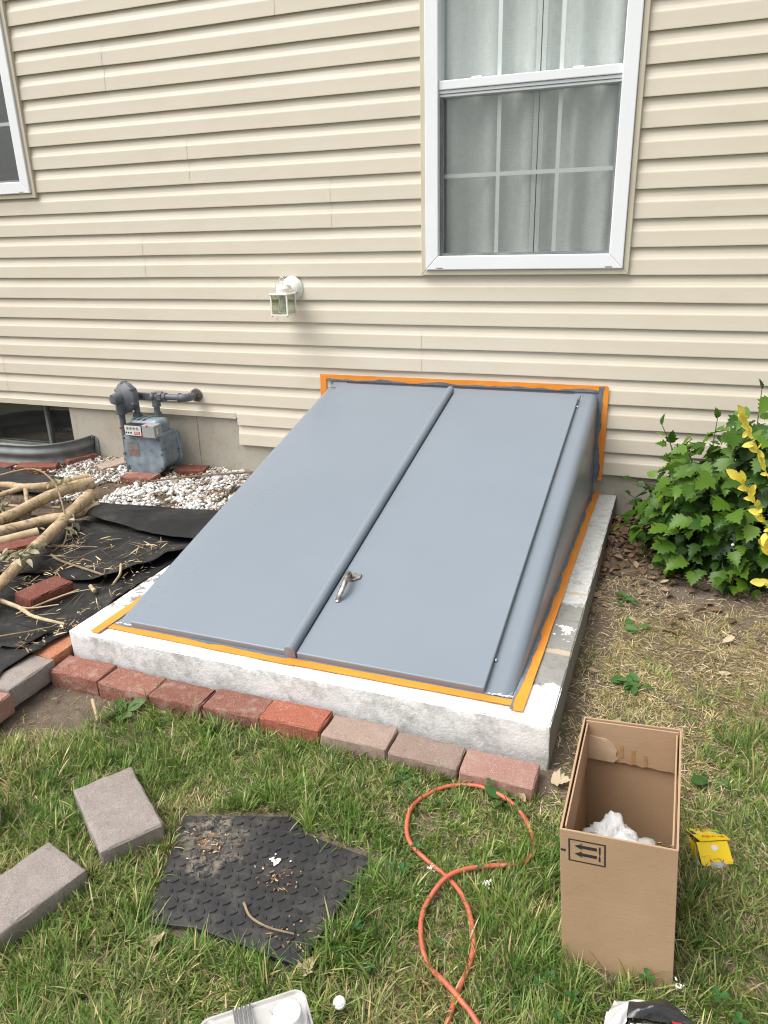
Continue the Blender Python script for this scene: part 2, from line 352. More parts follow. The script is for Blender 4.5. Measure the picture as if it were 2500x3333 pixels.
t.l(t.bsdf.outputs[0], mx.inputs[1]); t.l(tr.outputs[0], mx.inputs[2]); t.l(mx.outputs[0], t.out.inputs['Surface']); MAT['bag'] = t.m
t = NT('clear_plastic'); t.color((0.35, 0.38, 0.42)); t.rough(0.12); t.bump(t.noise(t.coords('Object'), 25, 5, 0.7, 1.0), 0.7, 0.012)
tr = t.n('ShaderNodeBsdfTransparent'); mx = t.n('ShaderNodeMixShader'); mx.inputs[0].default_value = 0.5
t.l(t.bsdf.outputs[0], mx.inputs[1]); t.l(tr.outputs[0], mx.inputs[2]); t.l(mx.outputs[0], t.out.inputs['Surface']); MAT['clear'] = t.m
MAT['yellow_card'] = simple('yellow_card', (0.86, 0.62, 0.01), (0.83, 0.58, 0.01), 8, 0.35)
MAT['grey_card'] = simple('grey_card', (0.48, 0.49, 0.50), (0.42, 0.43, 0.44), 20, 0.6)
MAT['white_print'] = simple('white_print', (0.8, 0.8, 0.8), None, rough=0.5)
MAT['pink_dot'] = simple('pale_dot', (0.78, 0.70, 0.70), None, rough=0.5)
MAT['red_print'] = simple('red_print', (0.42, 0.035, 0.02), None, rough=0.5)
MAT['green_print'] = simple('green_print', (0.06, 0.50, 0.06), None, rough=0.4)
MAT['navy_print'] = simple('navy_print', (0.012, 0.03, 0.05), None, rough=0.4)
MAT['can_metal'] = simple('can_top_metal', (0.72, 0.71, 0.70), (0.60, 0.58, 0.55), 14, 0.28, metallic=0.55)
MAT['white_plastic'] = simple('white_plastic', (0.82, 0.83, 0.84), (0.78, 0.79, 0.80), 8, 0.35)
MAT['wire'] = simple('bright_wire', (0.65, 0.66, 0.68), None, rough=0.15, metallic=1.0)
MAT['pouch_black'] = simple('pouch_black', (0.02, 0.02, 0.022), (0.03, 0.03, 0.032), 20, 0.12, bump=0.5, bscale=22, bdist=0.006)
MAT['pouch_white'] = simple('pouch_white', (0.72, 0.72, 0.73), (0.6, 0.6, 0.62), 14, 0.2, bump=0.4, bscale=22, bdist=0.006)
MAT['fluff'] = simple('white_flower', (0.75, 0.74, 0.66), None, rough=0.9)

# ------------------------------------------------------------------ object helpers
def new_obj(name, me, parent=None):
    o = bpy.data.objects.new(name, me); COL.objects.link(o)
    if parent is not None: o.parent = parent
    return o
def tag(o, label=None, cat=None, group=None, kind=None):
    if label: o['label'] = label
    if cat: o['category'] = cat
    if group: o['group'] = group
    if kind: o['kind'] = kind
    return o
def empty(name, label, cat, loc=(0, 0, 0), rot=(0, 0, 0), group=None):
    o = new_obj(name, None); o.location = loc; o.rotation_euler = rot
    o.empty_display_size = 0.05
    return tag(o, label, cat, group)

def mesh_np(name, verts, faces, mats, smooth=False, fmat=None, cols=None):
    """verts Nx3; faces list of tuples or int array (all same size)"""
    me = bpy.data.meshes.new(name)
    verts = np.asarray(verts, np.float32)
    if isinstance(faces, np.ndarray):
        k = faces.shape[1]; nf = len(faces)
        me.vertices.add(len(verts)); me.vertices.foreach_set('co', verts.ravel())
        me.loops.add(nf * k); me.loops.foreach_set('vertex_index', faces.astype(np.int32).ravel())
        me.polygons.add(nf); me.polygons.foreach_set('loop_start', np.arange(0, nf * k, k, dtype=np.int32))
        try: me.polygons.foreach_set('loop_total', np.full(nf, k, np.int32))
        except Exception: pass
        me.update(calc_edges=True)
    else:
        me.from_pydata([tuple(v) for v in verts.tolist()], [], faces); me.update()
    for m in (mats if isinstance(mats, (list, tuple)) else [mats]): me.materials.append(MAT[m] if isinstance(m, str) else m)
    if smooth: me.polygons.foreach_set('use_smooth', np.ones(len(me.polygons), bool))
    if fmat is not None: me.polygons.foreach_set('material_index', np.asarray(fmat, np.int32))
    if cols is not None:
        a = me.attributes.new('col', 'FLOAT_COLOR', 'POINT')
        c = np.ones((len(verts), 4), np.float32); c[:, :3] = cols
        a.data.foreach_set('color', c.ravel())
    return me

class MB:
    def __init__(s): s.v = []; s.f = []
    def add(s, vs, fs):
        b = len(s.v); s.v += [tuple(p) for p in vs]; s.f += [tuple(i + b for i in f) for f in fs]; return s
    def box(s, a, b):
        (x0, y0, z0), (x1, y1, z1) = a, b
        return s.add([(x0, y0, z0), (x1, y0, z0), (x1, y1, z0), (x0, y1, z0), (x0, y0, z1), (x1, y0, z1), (x1, y1, z1), (x0, y1, z1)],
                     [(3, 2, 1, 0), (4, 5, 6, 7), (0, 1, 5, 4), (1, 2, 6, 5), (2, 3, 7, 6), (3, 0, 4, 7)])
    def loft(s, rings, cap=True, closed=True):
        n = len(rings[0]); vs = [p for r in rings for p in r]; fs = []
        for i in range(len(rings) - 1):
            for j in range(n if closed else n - 1):
                k = (j + 1) % n
                fs.append((i * n + j, i * n + k, (i + 1) * n + k, (i + 1) * n + j))
        if cap: fs += [tuple(reversed(range(n))), tuple((len(rings) - 1) * n + j for j in range(n))]
        return s.add(vs, fs)
    def tube(s, pts, r, n=10, cap=True):
        pts = [Vector(p) for p in pts]; rs = r if isinstance(r, (list, tuple)) else [r] * len(pts)
        rings = []; up = None
        for i, p in enumerate(pts):
            d = (pts[min(i + 1, len(pts) - 1)] - pts[max(i - 1, 0)]).normalized()
            if up is None: up = Vector((0, 0, 1)) if abs(d.z) < 0.9 else Vector((1, 0, 0))
            a = d.cross(up).normalized(); b = a.cross(d).normalized(); up = b
            rings.append([tuple(p + rs[i] * (math.cos(2 * math.pi * j / n) * a + math.sin(2 * math.pi * j / n) * b)) for j in range(n)])
        return s.loft(rings, cap)
    def lathe(s, prof, c, axis=(0, 0, 1), n=20):
        ax = Vector(axis).normalized(); u = Vector((1, 0, 0)) if abs(ax.x) < 0.9 else Vector((0, 1, 0))
        a = ax.cross(u).normalized(); b = ax.cross(a).normalized(); c = Vector(c)
        rings = [[tuple(c + h * ax + r * (math.cos(2 * math.pi * j / n) * a + math.sin(2 * math.pi * j / n) * b)) for j in range(n)] for r, h in prof]
        return s.loft(rings, True)
    def prism(s, poly, lo, hi, axis='z'):
        def P(p, h): return (p[0], p[1], h) if axis == 'z' else ((p[0], h, p[1]) if axis == 'y' else (h, p[0], p[1]))
        return s.loft([[P(p, lo) for p in poly], [P(p, hi) for p in poly]])
    def build(s, name, mat, parent=None, smooth=False, bevel=0, seg=2, subs=0):
        me = mesh_np(name, s.v, s.f, mat, smooth)
        import bmesh
        bm = bmesh.new(); bm.from_mesh(me); bmesh.ops.recalc_face_normals(bm, faces=bm.faces); bm.to_mesh(me); bm.free()
        o = new_obj(name, me, parent)
        if bevel:
            md = o.modifiers.new('bevel', 'BEVEL'); md.width = bevel; md.segments = seg; md.limit_method = 'ANGLE'; md.angle_limit = 0.6
        if smooth: set_auto(me, 0.7)
        return o
def set_auto(me, ang):
    try: me.set_sharp_from_angle(angle=ang)
    except Exception: pass

def fbm(p, s=1.0, o=4): return mnoise.fractal(Vector(p) * s, 1.0, 2.0, o)

def rough_box(size, n, r, amp, fs, seed, chip=0.0):
    """rounded box, subdivided, roughened; returns verts, faces centred at origin"""
    sx, sy, sz = [q / 2 for q in size]; vs = []; idx = {}; fs_ = []
    def vid(p):
        k = (round(p[0], 6), round(p[1], 6), round(p[2], 6))
        if k not in idx: idx[k] = len(vs); vs.append(p)
        return idx[k]
    ax = [(0, 1, 2), (1, 2, 0), (2, 0, 1)]; S = (sx, sy, sz)
    G_ = [[-S[k]] + [-S[k] + r + 2 * (S[k] - r) * i / (n[k] - 2) for i in range(n[k] - 1)] + [S[k]] for k in range(3)]
    for a, b, c in ax:
        for sg in (-1, 1):
            na, nb = n[a], n[b]
            def pt(i, j):
                p = [0, 0, 0]; p[a] = G_[a][i]; p[b] = G_[b][j]; p[c] = sg * S[c]; return tuple(p)
            for i in range(na):
                for j in range(nb):
                    q = [vid(pt(i, j)), vid(pt(i + 1, j)), vid(pt(i + 1, j + 1)), vid(pt(i, j + 1))]
                    fs_.append(tuple(q if sg > 0 else reversed(q)))
    out = []
    for p in vs:
        c = Vector([max(-S[k] + r, min(S[k] - r, p[k])) for k in range(3)]); d = Vector(p) - c
        nn = d.normalized() if d.length > 1e-9 else Vector((0, 0, 1))
        q = c + nn * r
        h = amp * fbm((q.x + seed * 3.1, q.y + seed, q.z), fs, 4)
        edge = (1 if abs(abs(p[0]) - sx) < 1e-6 else 0) + (1 if abs(abs(p[1]) - sy) < 1e-6 else 0) + (1 if abs(abs(p[2]) - sz) < 1e-6 else 0)
        if edge >= 2: h -= chip * max(0, fbm((q.x * 1.7 - seed, q.y + 2 * seed, q.z), fs * 0.8, 3) + 0.15)
        out.append(tuple(q + nn * h))
    return out, fs_

def catmull(pts, k=8):
    P = [Vector(p) for p in pts]; P = [2 * P[0] - P[1]] + P + [2 * P[-1] - P[-2]]; out = []
    for i in range(1, len(P) - 2):
        for j in range(k):
            t = j / k; a, b, c, d = P[i - 1:i + 3]
            out.append(0.5 * ((2 * b) + (c - a) * t + (2 * a - 5 * b + 4 * c - d) * t * t + (3 * b - a - 3 * c + d) * t ** 3))
    out.append(P[-2]); return out

def vnoise(x, y, f, seed):
    r = np.random.default_rng(seed); N = 256; g = r.random((N, N))
    x = np.asarray(x) * f + 57.3; y = np.asarray(y) * f + 91.7
    xi = np.floor(x).astype(int); yi = np.floor(y).astype(int); u = x - xi; w = y - yi
    u = u * u * (3 - 2 * u); w = w * w * (3 - 2 * w)
    G = lambda a, b: g[a % N, b % N]
    return (G(xi, yi) * (1 - u) + G(xi + 1, yi) * u) * (1 - w) + (G(xi, yi + 1) * (1 - u) + G(xi + 1, yi + 1) * u) * w
def sstep(a, b, x):
    t = np.clip((np.asarray(x, float) - a) / (b - a), 0, 1); return t * t * (3 - 2 * t)

# ------------------------------------------------------------------ ground
def gz(x, y):
    """height of the bare ground"""
    x = np.asarray(x, float); y = np.asarray(y, float)
    z = np.interp(-y, [0, 0.6, 2.0, 2.6, 4.0, 60], [0.012, 0.005, -0.032, -0.052, -0.07, -0.3])
    bed = sstep(-0.84, -0.90, x) * sstep(-3.2, -2.9, y)
    z = z * (1 - bed) + bed * 0.035
    z = z + 0.012 * (vnoise(x, y, 3.1, 5) - 0.5) + 0.006 * (vnoise(x, y, 14, 6) - 0.5)
    return z
def build_ground():
    xs = np.unique(np.concatenate([np.linspace(-60, -5, 14), np.linspace(-5, -1, 60), np.linspace(-1, 2.2, 240), np.linspace(2.2, 6, 40), np.linspace(6, 60, 14)]))
    ys = np.unique(np.concatenate([np.linspace(-60, -6, 14), np.linspace(-6, -3.2, 40), np.linspace(-3.2, 0.0, 240), np.linspace(0.0, 0.14, 3)]))
    X, Y = np.meshgrid(xs, ys, indexing='ij'); Z = gz(X, Y)
    near = (np.abs(X) < 2.4) & (Y > -3.3)
    Z = Z + np.where(near, 0.006 * (vnoise(X, Y, 40, 8) - 0.5), 0)
    nx, ny = X.shape; I = np.arange(nx * ny).reshape(nx, ny)
    F = np.stack([I[:-1, :-1], I[1:, :-1], I[1:, 1:], I[:-1, 1:]], -1).reshape(-1, 4)
    o = new_obj('ground', mesh_np('ground', np.stack([X, Y, Z], -1).reshape(-1, 3), F, 'soil', True))
    tag(o, 'bare brown soil under the lawn and planting bed', 'ground', kind='structure')
build_ground()

# ------------------------------------------------------------------ house
CO = 0.1143; Z0 = 0.213
house = empty('house', 'cream vinyl sided house wall on a low concrete foundation', 'house')
# one course of dutch lap, (depth, height) from lip to top
PROF = [(-0.0025, 0.0040), (-0.0165, 0.0010), (-0.0174, 0.000), (-0.0177, 0.003), (-0.0165, 0.030), (-0.0155, 0.060), (-0.0149, 0.0635), (-0.0126, 0.069),
        (-0.0082, 0.083), (-0.0050, 0.100), (-0.0036, CO + 0.006)]
def panel(x0, x1, zb, courses=2, lift=0.0, zcut=None):
    mb = MB()
    nseg = max(1, int((x1 - x0) / 0.12)); xs = [x0 + (x1 - x0) * i / nseg for i in range(nseg + 1)]
    for k in range(courses):
        z = zb + k * CO; prof = PROF
        if zcut is not None and k == 0:
            prof = [(-0.0045, zcut - z), (-0.0150, zcut - z), (-0.0150, zcut - z + 0.004)] + [p for p in PROF if p[1] > zcut - z + 0.006]
        rows = []
        for x in xs:
            wav = 0.0016 * fbm((x * 1.3, z * 9, 0), 1.0, 3); wz = 0.0022 * fbm((x * 1.1, z * 5 + 7, 3), 1.0, 3)
            rows.append([(x, p[0] - lift - (wav if p[0] < -0.008 else 0), z + p[1] + (wz if i < 4 else 0)) for i, p in enumerate(prof)])
        mb.loft(rows, cap=False, closed=False)
    o = mb.build('siding_panel', 'siding', house)
    return o
XL, XR, ZT = -4.4, 3.2, 4.0
WA = (-0.170, 0.735, 1.127)          # large window opening: x0, x1, first row cut
WB = (-3.55, -2.480, 1.585)
joints = {0.4416: [-2.975, 0.640], 0.6702: [-0.208], 0.8988: [-1.0, 1.9], 1.1274: [-1.80], 1.356: [-0.665, 2.0], 1.5846: [-1.45],
          1.8132: [1.4], 2.0418: [-1.9], 2.2704: [-0.9], 2.499: [1.2], 2.7276: [-2.1], 2.9562: [0.1]}
zb = 0.4416
while zb < ZT - 0.1:
    cuts = [XL] + sorted(joints.get(round(zb, 4), [])) + [XR]
    for i in range(len(cuts) - 1):
        a, b = cuts[i], cuts[i + 1]
        if i < len(cuts) - 2: b += 0.012
        lift = 0.0013 if i % 2 == 0 and len(cuts) > 2 else 0.0
        segs = [(a, b)]
        for w in (WA, WB):
            if zb + 0.02 >= w[2] - 0.005 and zb < 2.72:
                ns = []
                for (p, q) in segs:
                    if q <= w[0] or p >= w[1]: ns.append((p, q)); continue
                    if p < w[0]: ns.append((p, w[0]))
                    if q > w[1]: ns.append((w[1], q))
                segs = ns
        for (p, q) in segs: panel(p, q, zb, 2, lift)
    zb += 2 * CO
panel(-1.292, XR, Z0, 2)                                   # bottom panel, right of the step
panel(XL, -1.292, Z0 + CO, 1, 0, zcut=0.368)               # trimmed course over the gas meter
mb = MB(); mb.prism([(-0.0185, 0.362), (-0.0185, 0.394), (-0.0160, 0.397), (-0.0150, 0.372), (-0.002, 0.370), (-0.002, 0.362)], XL, -1.300, 'x')
o = mb.build('starter_trim', 'trim_cream', house)
# sheathing behind the siding, with the window openings left open
for a, b in (((XL, 0.006, 0.40), (XR, 0.15, 1.14)), ((XL, 0.006, 1.14), (-3.50, 0.15, ZT)), ((-2.50, 0.006, 1.14), (-0.155, 0.15, ZT)),
             ((0.72, 0.006, 1.14), (XR, 0.15, ZT)), ((-3.50, 0.006, 1.14), (-2.50, 0.15, 1.60)), ((-3.50, 0.006, 2.70), (-2.50, 0.15, ZT)), ((-0.155, 0.006, 2.70), (0.72, 0.15, ZT))):
    MB().box(a, b).build('wall_sheathing', 'sheathing', house)
for (x0, x1, za) in ((-0.155, 0.72, 1.14), (-3.50, -2.50, 1.60)):       # room behind each window, its dimness put into a dark wall colour
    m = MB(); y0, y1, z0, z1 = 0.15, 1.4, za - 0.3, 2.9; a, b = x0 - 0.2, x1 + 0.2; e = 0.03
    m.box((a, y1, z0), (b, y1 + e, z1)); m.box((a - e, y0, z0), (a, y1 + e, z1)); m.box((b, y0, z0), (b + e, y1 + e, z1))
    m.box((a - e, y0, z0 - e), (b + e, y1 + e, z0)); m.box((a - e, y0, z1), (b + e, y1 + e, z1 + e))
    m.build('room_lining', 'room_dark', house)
# foundation with the basement window opening
for a, b in (((XL, 0.002, -0.4), (-3.35, 0.30, 0.402)), ((-3.35, 0.002, -0.4), (-2.515, 0.30, 0.055)), ((-3.35, 0.002, 0.385), (-2.515, 0.30, 0.402)), ((-2.515, 0.002, -0.4), (XR, 0.30, 0.402))):
    MB().box(a, b).build('foundation_wall', 'foundation', house)
mb = MB(); mb.prism([(-0.0025, -0.1), (-0.0025, 0.36), (0.004, 0.36), (0.004, -0.1)], -1.585, -1.578, 'x')
mb.build('form_seam', 'foundation', house)
bw = MB().box((-3.33, 0.10, 0.062), (-2.517, 0.106, 0.384)).build('basement_window', 'glass', house)
m = MB(); m.box((-2.805, 0.082, 0.062), (-2.785, 0.099, 0.384)); m.build('mullion', 'galv', bw)
m = MB(); m.box((-3.34, 0.084, 0.056), (-2.517, 0.098, 0.074)); m.build('frame_rail', 'galv', bw)
m = MB(); m.box((-3.345, 0.125, 0.058), (-2.516, 0.14, 0.3835)); m.build('shade_panel', 'black', bw)  # black panel close behind the glass imitates the unlit basement

def window(x0, x1, zb_, zt, label_curt=True):
    """x0..x1, zb_ outer edge of the white frame; single hung, white vinyl, cream surround"""
    w = new_obj('window', None, house)
    # cream J trim round the frame, mitred
    tw = 0.024
    for poly in ([(x0 - tw, zb_ - tw), (x1 + tw, zb_ - tw), (x1, zb_), (x0, zb_)], [(x0 - tw, zb_ - tw), (x0, zb_), (x0, zt), (x0 - tw, zt + tw)],
                 [(x1 + tw, zb_ - tw), (x1 + tw, zt + tw), (x1, zt), (x1, zb_)], [(x0 - tw, zt + tw), (x0, zt), (x1, zt), (x1 + tw, zt + tw)]):
        MB().prism(poly, -0.031, -0.001, 'y').build('surround_trim', 'trim_cream', w, bevel=0.003)
    fw = 0.062; y0, y1 = -0.043, 0.06; e = 0.0006
    for poly in ([(x0 + e, zb_ + e), (x1 - e, zb_ + e), (x1 - fw, zb_ + fw), (x0 + fw, zb_ + fw)], [(x0 + e, zb_ + e), (x0 + fw, zb_ + fw), (x0 + fw, zt - fw), (x0 + e, zt - e)],
                 [(x1 - e, zb_ + e), (x1 - e, zt - e), (x1 - fw, zt - fw), (x1 - fw, zb_ + fw)], [(x0 + e, zt - e), (x0 + fw, zt - fw), (x1 - fw, zt - fw), (x1 - e, zt - e)]):
        MB().prism(poly, y0, y1, 'y').build('frame', 'white_vinyl', w, bevel=0.004)
    for xx in (x0 + 0.055, x1 - 0.075):                      # weep slots
        MB().box((xx, -0.0436, zb_ + 0.006), (xx + 0.03, -0.042, zb_ + 0.0105)).build('weep_slot', 'brass', w)
    a, b = x0 + fw, x1 - fw; zm = 1.905 if zb_ < 1.3 else 2.25
    # meeting rail, stepped
    MB().box((a, -0.030, zm - 0.002), (b, 0.05, zm + 0.034)).build('meeting_rail', 'white_vinyl', w, bevel=0.003)
    MB().box((a, -0.022, zm - 0.016), (b, 0.045, zm - 0.003)).build('lower_rail', 'white_vinyl', w, bevel=0.002)
    MB().box((a, -0.016, zm - 0.028), (b, 0.045, zm - 0.0175)).build('screen_rail', 'white_vinyl', w, bevel=0.002)
    for (lo, hi, yy, sname) in ((zb_ + fw, zm - 0.028, 0.022, 'lower_pane'), (zm + 0.034, zt - fw, 0.004, 'upper_pane')):
        pn = MB().box((a, yy, lo), (b, yy + 0.004, hi)).build(sname, 'glass', w)
        f1, f2 = a + (b - a) * 0.335, a + (b - a) * 0.675
        for fx in (f1, f2): MB().box((fx - 0.0085, yy + 0.006, lo), (fx + 0.0085, yy + 0.011, hi)).build('muntin', 'muntin', pn)
        zz = lo + (hi - lo) * 0.52
        MB().box((a, yy + 0.0065, zz - 0.0085), (b, yy + 0.0115, zz + 0.0085)).build('muntin', 'muntin', pn)
        if sname == 'upper_pane': continue
    m = MB(); s0 = 0.012
    m.box((a, -0.012, zb_ + fw), (a + s0, 0.002, zm - 0.03)); m.box((b - s0, -0.012, zb_ + fw), (b, 0.002, zm - 0.03)); m.box((a, -0.0125, zb_ + fw), (b, 0.0015, zb_ + fw + s0))
    sc = m.build('screen_frame', 'galv', w)
    MB().add([(a, -0.006, zb_ + fw), (b, -0.006, zb_ + fw), (b, -0.006, zm - 0.028), (a, -0.006, zm - 0.028)], [(0, 1, 2, 3)]).build('insect_screen', 'screen', sc)
    if zb_ < 1.3:
        for fx in (a + 0.14, a + 0.57):
            MB().box((fx, -0.006, zm + 0.0345), (fx + 0.045, 0.012, zm + 0.044)).build('sash_lock', 'white_vinyl', w, bevel=0.002)
    return w
window(-0.164, 0.731, 1.155, 2.70)
window(-3.50, -2.481, 1.581, 2.70)

def curtain(x0, x1, seed, label):
    nx, nz = 90, 30; vs = []; fs = []
    for i in range(nx + 1):
        u = i / nx
        for j in range(nz + 1):
            zz = 1.16 + 1.6 * j / nz; x = x0 + (x1 - x0) * u
            y = 0.078 + 0.026 * math.sin(u * 17 + seed + 0.5 * math.sin(zz * 1.1)) + 0.010 * fbm((x * 9, zz * 0.8, seed), 1, 3) + 0.004 * fbm((x * 10, zz * 9, seed), 1, 3)
            vs.append((x + 0.006 * math.sin(zz * 2.1 + seed), y, zz))
    I = np.arange((nx + 1) * (nz + 1)).reshape(nx + 1, nz + 1)
    F = np.stack([I[:-1, :-1], I[1:, :-1], I[1:, 1:], I[:-1, 1:]], -1).reshape(-1, 4)
    o = new_obj('curtain', mesh_np('curtain', vs, F, 'curtain', True))
    tag(o, label, 'curtain', 'linen curtains in the window')
    m = MB(); m.box((x0 if seed > 2 else x1 - 0.02, 0.050, 1.17), ((x0 if seed > 2 else x1 - 0.02) + 0.02, 0.0515, 2.74)); m.build('hem', 'curtain', o)
curtain(-0.15, 0.3225, 1.0, 'wide pale linen curtain hanging in the window, on the wall lantern side')
curtain(0.327, 0.715, 4.0, 'narrow pale linen curtain hanging in the window, on the shrub side')

# ------------------------------------------------------------------ wall lantern
lamp = empty('wall_lantern', 'small white square glass wall lantern fixed to the siding', 'lantern', (0, 0, 0))
pc = (-0.888, 0.0, 1.070)
MB().lathe([(0.057, 0.014), (0.060, 0.017), (0.060, 0.022), (0.054, 0.026), (0.050, 0.034), (0.034, 0.046), (0.012, 0.052)], pc, (0, -1, 0), 32).build('backplate', 'lamp_white', lamp, True)
MB().lathe([(0.006, 0.0), (0.006, 0.006), (0.003, 0.009)], (-0.852, -0.040, 1.052), (0, -1, 0.0), 10).build('plate_screw', 'brass', lamp, True)
LC = Vector((-0.893, -0.118, 0)); hw = 0.046
m = MB(); m.tube(catmull([(-0.888, -0.045, 1.078), (-0.889, -0.075, 1.088), (-0.891, -0.100, 1.082)], 5), 0.008, 10); m.build('arm', 'lamp_white', lamp, True)
m = MB(); m.box((LC.x - hw - 0.005, LC.y - hw - 0.005, 1.0475), (LC.x + hw + 0.005, LC.y + hw + 0.005, 1.0545)); m.build('top_plate', 'lamp_white', lamp, bevel=0.0015)
m = MB(); m.lathe([(0.033, 1.0545), (0.033, 1.0745), (0.034, 1.0755), (0.029, 1.084), (0.018, 1.0915), (0.006, 1.095), (0.005, 1.0975), (0.0065, 1.0995), (0.002, 1.106)], (LC.x, LC.y, 0), (0, 0, 1), 28); m.build('roof_cap', 'lamp_white', lamp, True)
m = MB(); m.tube([(LC.x + 0.0105 * math.cos(a), LC.y, 1.119 + 0.0125 * math.sin(a)) for a in [2 * math.pi * i / 20 for i in range(21)]], 0.0022, 8); m.build('ring', 'lamp_white', lamp, True)
for sx in (-1, 1):
    for sy in (-1, 1):
        x, y = LC.x + sx * (hw - 0.002), LC.y + sy * (hw - 0.002)
        m = MB(); m.box((x - 0.0035, y - 0.0035, 0.9545), (x + 0.0035, y + 0.0035, 1.0475)); m.build('corner_post', 'lamp_white', lamp)
        m = MB(); m.lathe([(0.003, 1.0545), (0.003, 1.059), (0.001, 1.0605)], (x, y, 0), (0, 0, 1), 8); m.build('finial', 'lamp_white', lamp)
        m = MB(); m.lathe([(0.001, 0.941), (0.003, 0.943), (0.003, 0.9475)], (x, y, 0), (0, 0, 1), 8); m.build('finial', 'brass', lamp)
m = MB(); o_, i_ = hw + 0.003, hw - 0.007
for a, b in (((-o_, -o_), (o_, -i_)), ((-o_, i_), (o_, o_)), ((-o_, -i_), (-i_, i_)), ((i_, -i_), (o_, i_))):
    m.box((LC.x + a[0], LC.y + a[1], 0.9475), (LC.x + b[0], LC.y + b[1], 0.9545))
m.build('bottom_frame', 'lamp_white', lamp)
for ax, sg in ((0, -1), (0, 1), (1, -1), (1, 1)):
    c0 = LC.x + sg * (hw - 0.003) if ax == 0 else LC.y + sg * (hw - 0.003); h = hw - 0.006
    a = (c0 - 0.001, LC.y - h, 0.9546) if ax == 0 else (LC.x - h, c0 - 0.001, 0.9546)
    b = (c0 + 0.001, LC.y + h, 1.0474) if ax == 0 else (LC.x + h, c0 + 0.001, 1.0474)
    MB().box(a, b).build('pane', 'lamp_glass', lamp)
MB().lathe([(0.012, 1.047), (0.012, 1.030), (0.016, 1.018), (0.024, 0.998), (0.026, 0.985), (0.020, 0.970), (0.004, 0.963)], (LC.x, LC.y, 0), (0, 0, 1), 20).build('bulb', 'bulb', lamp, True)

# ------------------------------------------------------------------ concrete curb
PX0, PX1, PY0, PZ = -0.814, 0.785, -1.9165, 0.110
vs_, fs_ = rough_box((PX1 - PX0, -PY0 - 0.0, PZ + 0.25), (90, 106, 20), 0.004, 0.0018, 11.0, 3, 0.008)
cx, cyy, cz = (PX0 + PX1) / 2, PY0 / 2, (PZ - 0.25) / 2
o = new_obj('concrete_curb', mesh_np('concrete_curb', [(x + cx, y + cyy, z + cz) for x, y, z in vs_], fs_, 'curb', True))
set_auto(o.data, 0.55); tag(o, 'rough grey concrete curb with white paint, carrying the grey cellar doors', 'concrete curb', kind='thing')

# ------------------------------------------------------------------ bulkhead doors
bulk = empty('bulkhead_door', 'blue grey painted sloping steel cellar bulkhead with two door leaves', 'bulkhead door'); bulk['kind'] = 'thing'
TH = math.atan(0.266); LEN = 1.80 / math.cos(TH)
def S(x, s, h): return (x, -1.83 + s * math.cos(TH) - h * math.sin(TH), 0.119 + s * math.sin(TH) + h * math.cos(TH))
def side_frame(x_in, x_out, name):
    sg = 1 if x_out > x_in else -1; r = 0.036; rings = []
    for i in range(41):
        y = -1.832 + (1.832 - 0.019) * i / 40; zt = 0.119 + 0.266 * (y + 1.83)
        sec = [(x_in, zt - 0.012), (x_in, zt)]
        for k in range(9):
            a = math.pi / 2 * k / 8
            sec.append((x_out - sg * r + sg * r * math.sin(a), zt - r * (1 - math.cos(a))))
        sec.append((x_out + sg * 0.0005, 0.1105))
        rings.append([(px, y, max(pz, 0.1105 - 0.0001 * j)) for j, (px, pz) in enumerate(sec)])
    return MB().loft(rings, cap=True, closed=False).build(name, 'door_paint', bulk, True)
side_frame(0.560, 0.668, 'side_frame'); side_frame(-0.600, -0.698, 'side_frame')
def leaf(x0, x1, name):
    prof = [(-0.004, -0.024), (-0.004, 0.020), (1.795, 0.020), (1.795, 0.002), (0.014, 0.002), (0.014, -0.024)]
    m = MB(); m.loft([[S(x0, s, h) for s, h in prof], [S(x1, s, h) for s, h in prof]])
    return m.build(name, 'door_paint', bulk, bevel=0.004, seg=3)
lf = leaf(-0.621, -0.006, 'door_leaf'); rt = leaf(0.0, 0.587, 'door_leaf')
# centre strip with a rounded back and end
rings = []
for i, s in enumerate([-0.0075, -0.006] + [1.79 * k / 20 for k in range(21)] + [1.797]):
    sec = []
    for k in range(13):
        a = math.pi * k / 12; sec.append((-0.0205 - 0.0175 * math.cos(a), 0.0275 + 0.0155 * math.sin(a)))
    sc = 0.9 if i == 0 else 1.0
    low = -0.030 if s < 0.01 else 0.019
    sec = [(-0.038, low)] + sec + [(-0.003, low)]
    rings.append([S(-0.0205 + (x + 0.0205) * sc, s, h if h < 0.0 else 0.0 + h * (0.97 if i == 0 else 1)) for x, h in sec])
MB().loft(rings).build('centre_strip', 'door_paint', bulk, True)
MB().loft([[S(x, s, h) for s, h in ((1.797, -0.02), (1.797, 0.006), (LEN - 0.012, 0.006), (LEN - 0.012, -0.02))] for x in (-0.665, 0.590)]).build('header', 'door_paint', bulk, bevel=0.002)
MB().box((-0.690, -1.838, 0.1108), (0.662, -1.80, 0.1165)).build('sill', 'door_paint', bulk)
MB().box((-0.70, -0.0185, 0.112), (0.671, 0.001, 0.612)).build('wall_flange', 'door_paint', bulk)
for x, s in ((0.5835, 0.122), (0.5835, 1.728), (-0.6175, 0.122), (-0.6175, 1.728)):
    p = S(x, s, 0.004)
    MB().lathe([(0.006, 0), (0.006, 0.003), (0.003, 0.005)], (p[0] + (0.006 if x > 0 else -0.006), p[1], p[2]), (1 if x > 0 else -1, 0, 0), 10).build('hinge_pin', 'screw', bulk)
for x in (0.596, -0.655):
    p = S(x, LEN - 0.02, 0.0); MB().lathe([(0.007, 0), (0.006, 0.003), (0.002, 0.0045)], p, (0, 0, 1), 10).build('frame_bolt', 'screw', bulk)
mb = MB(); rnd = random.Random(4)
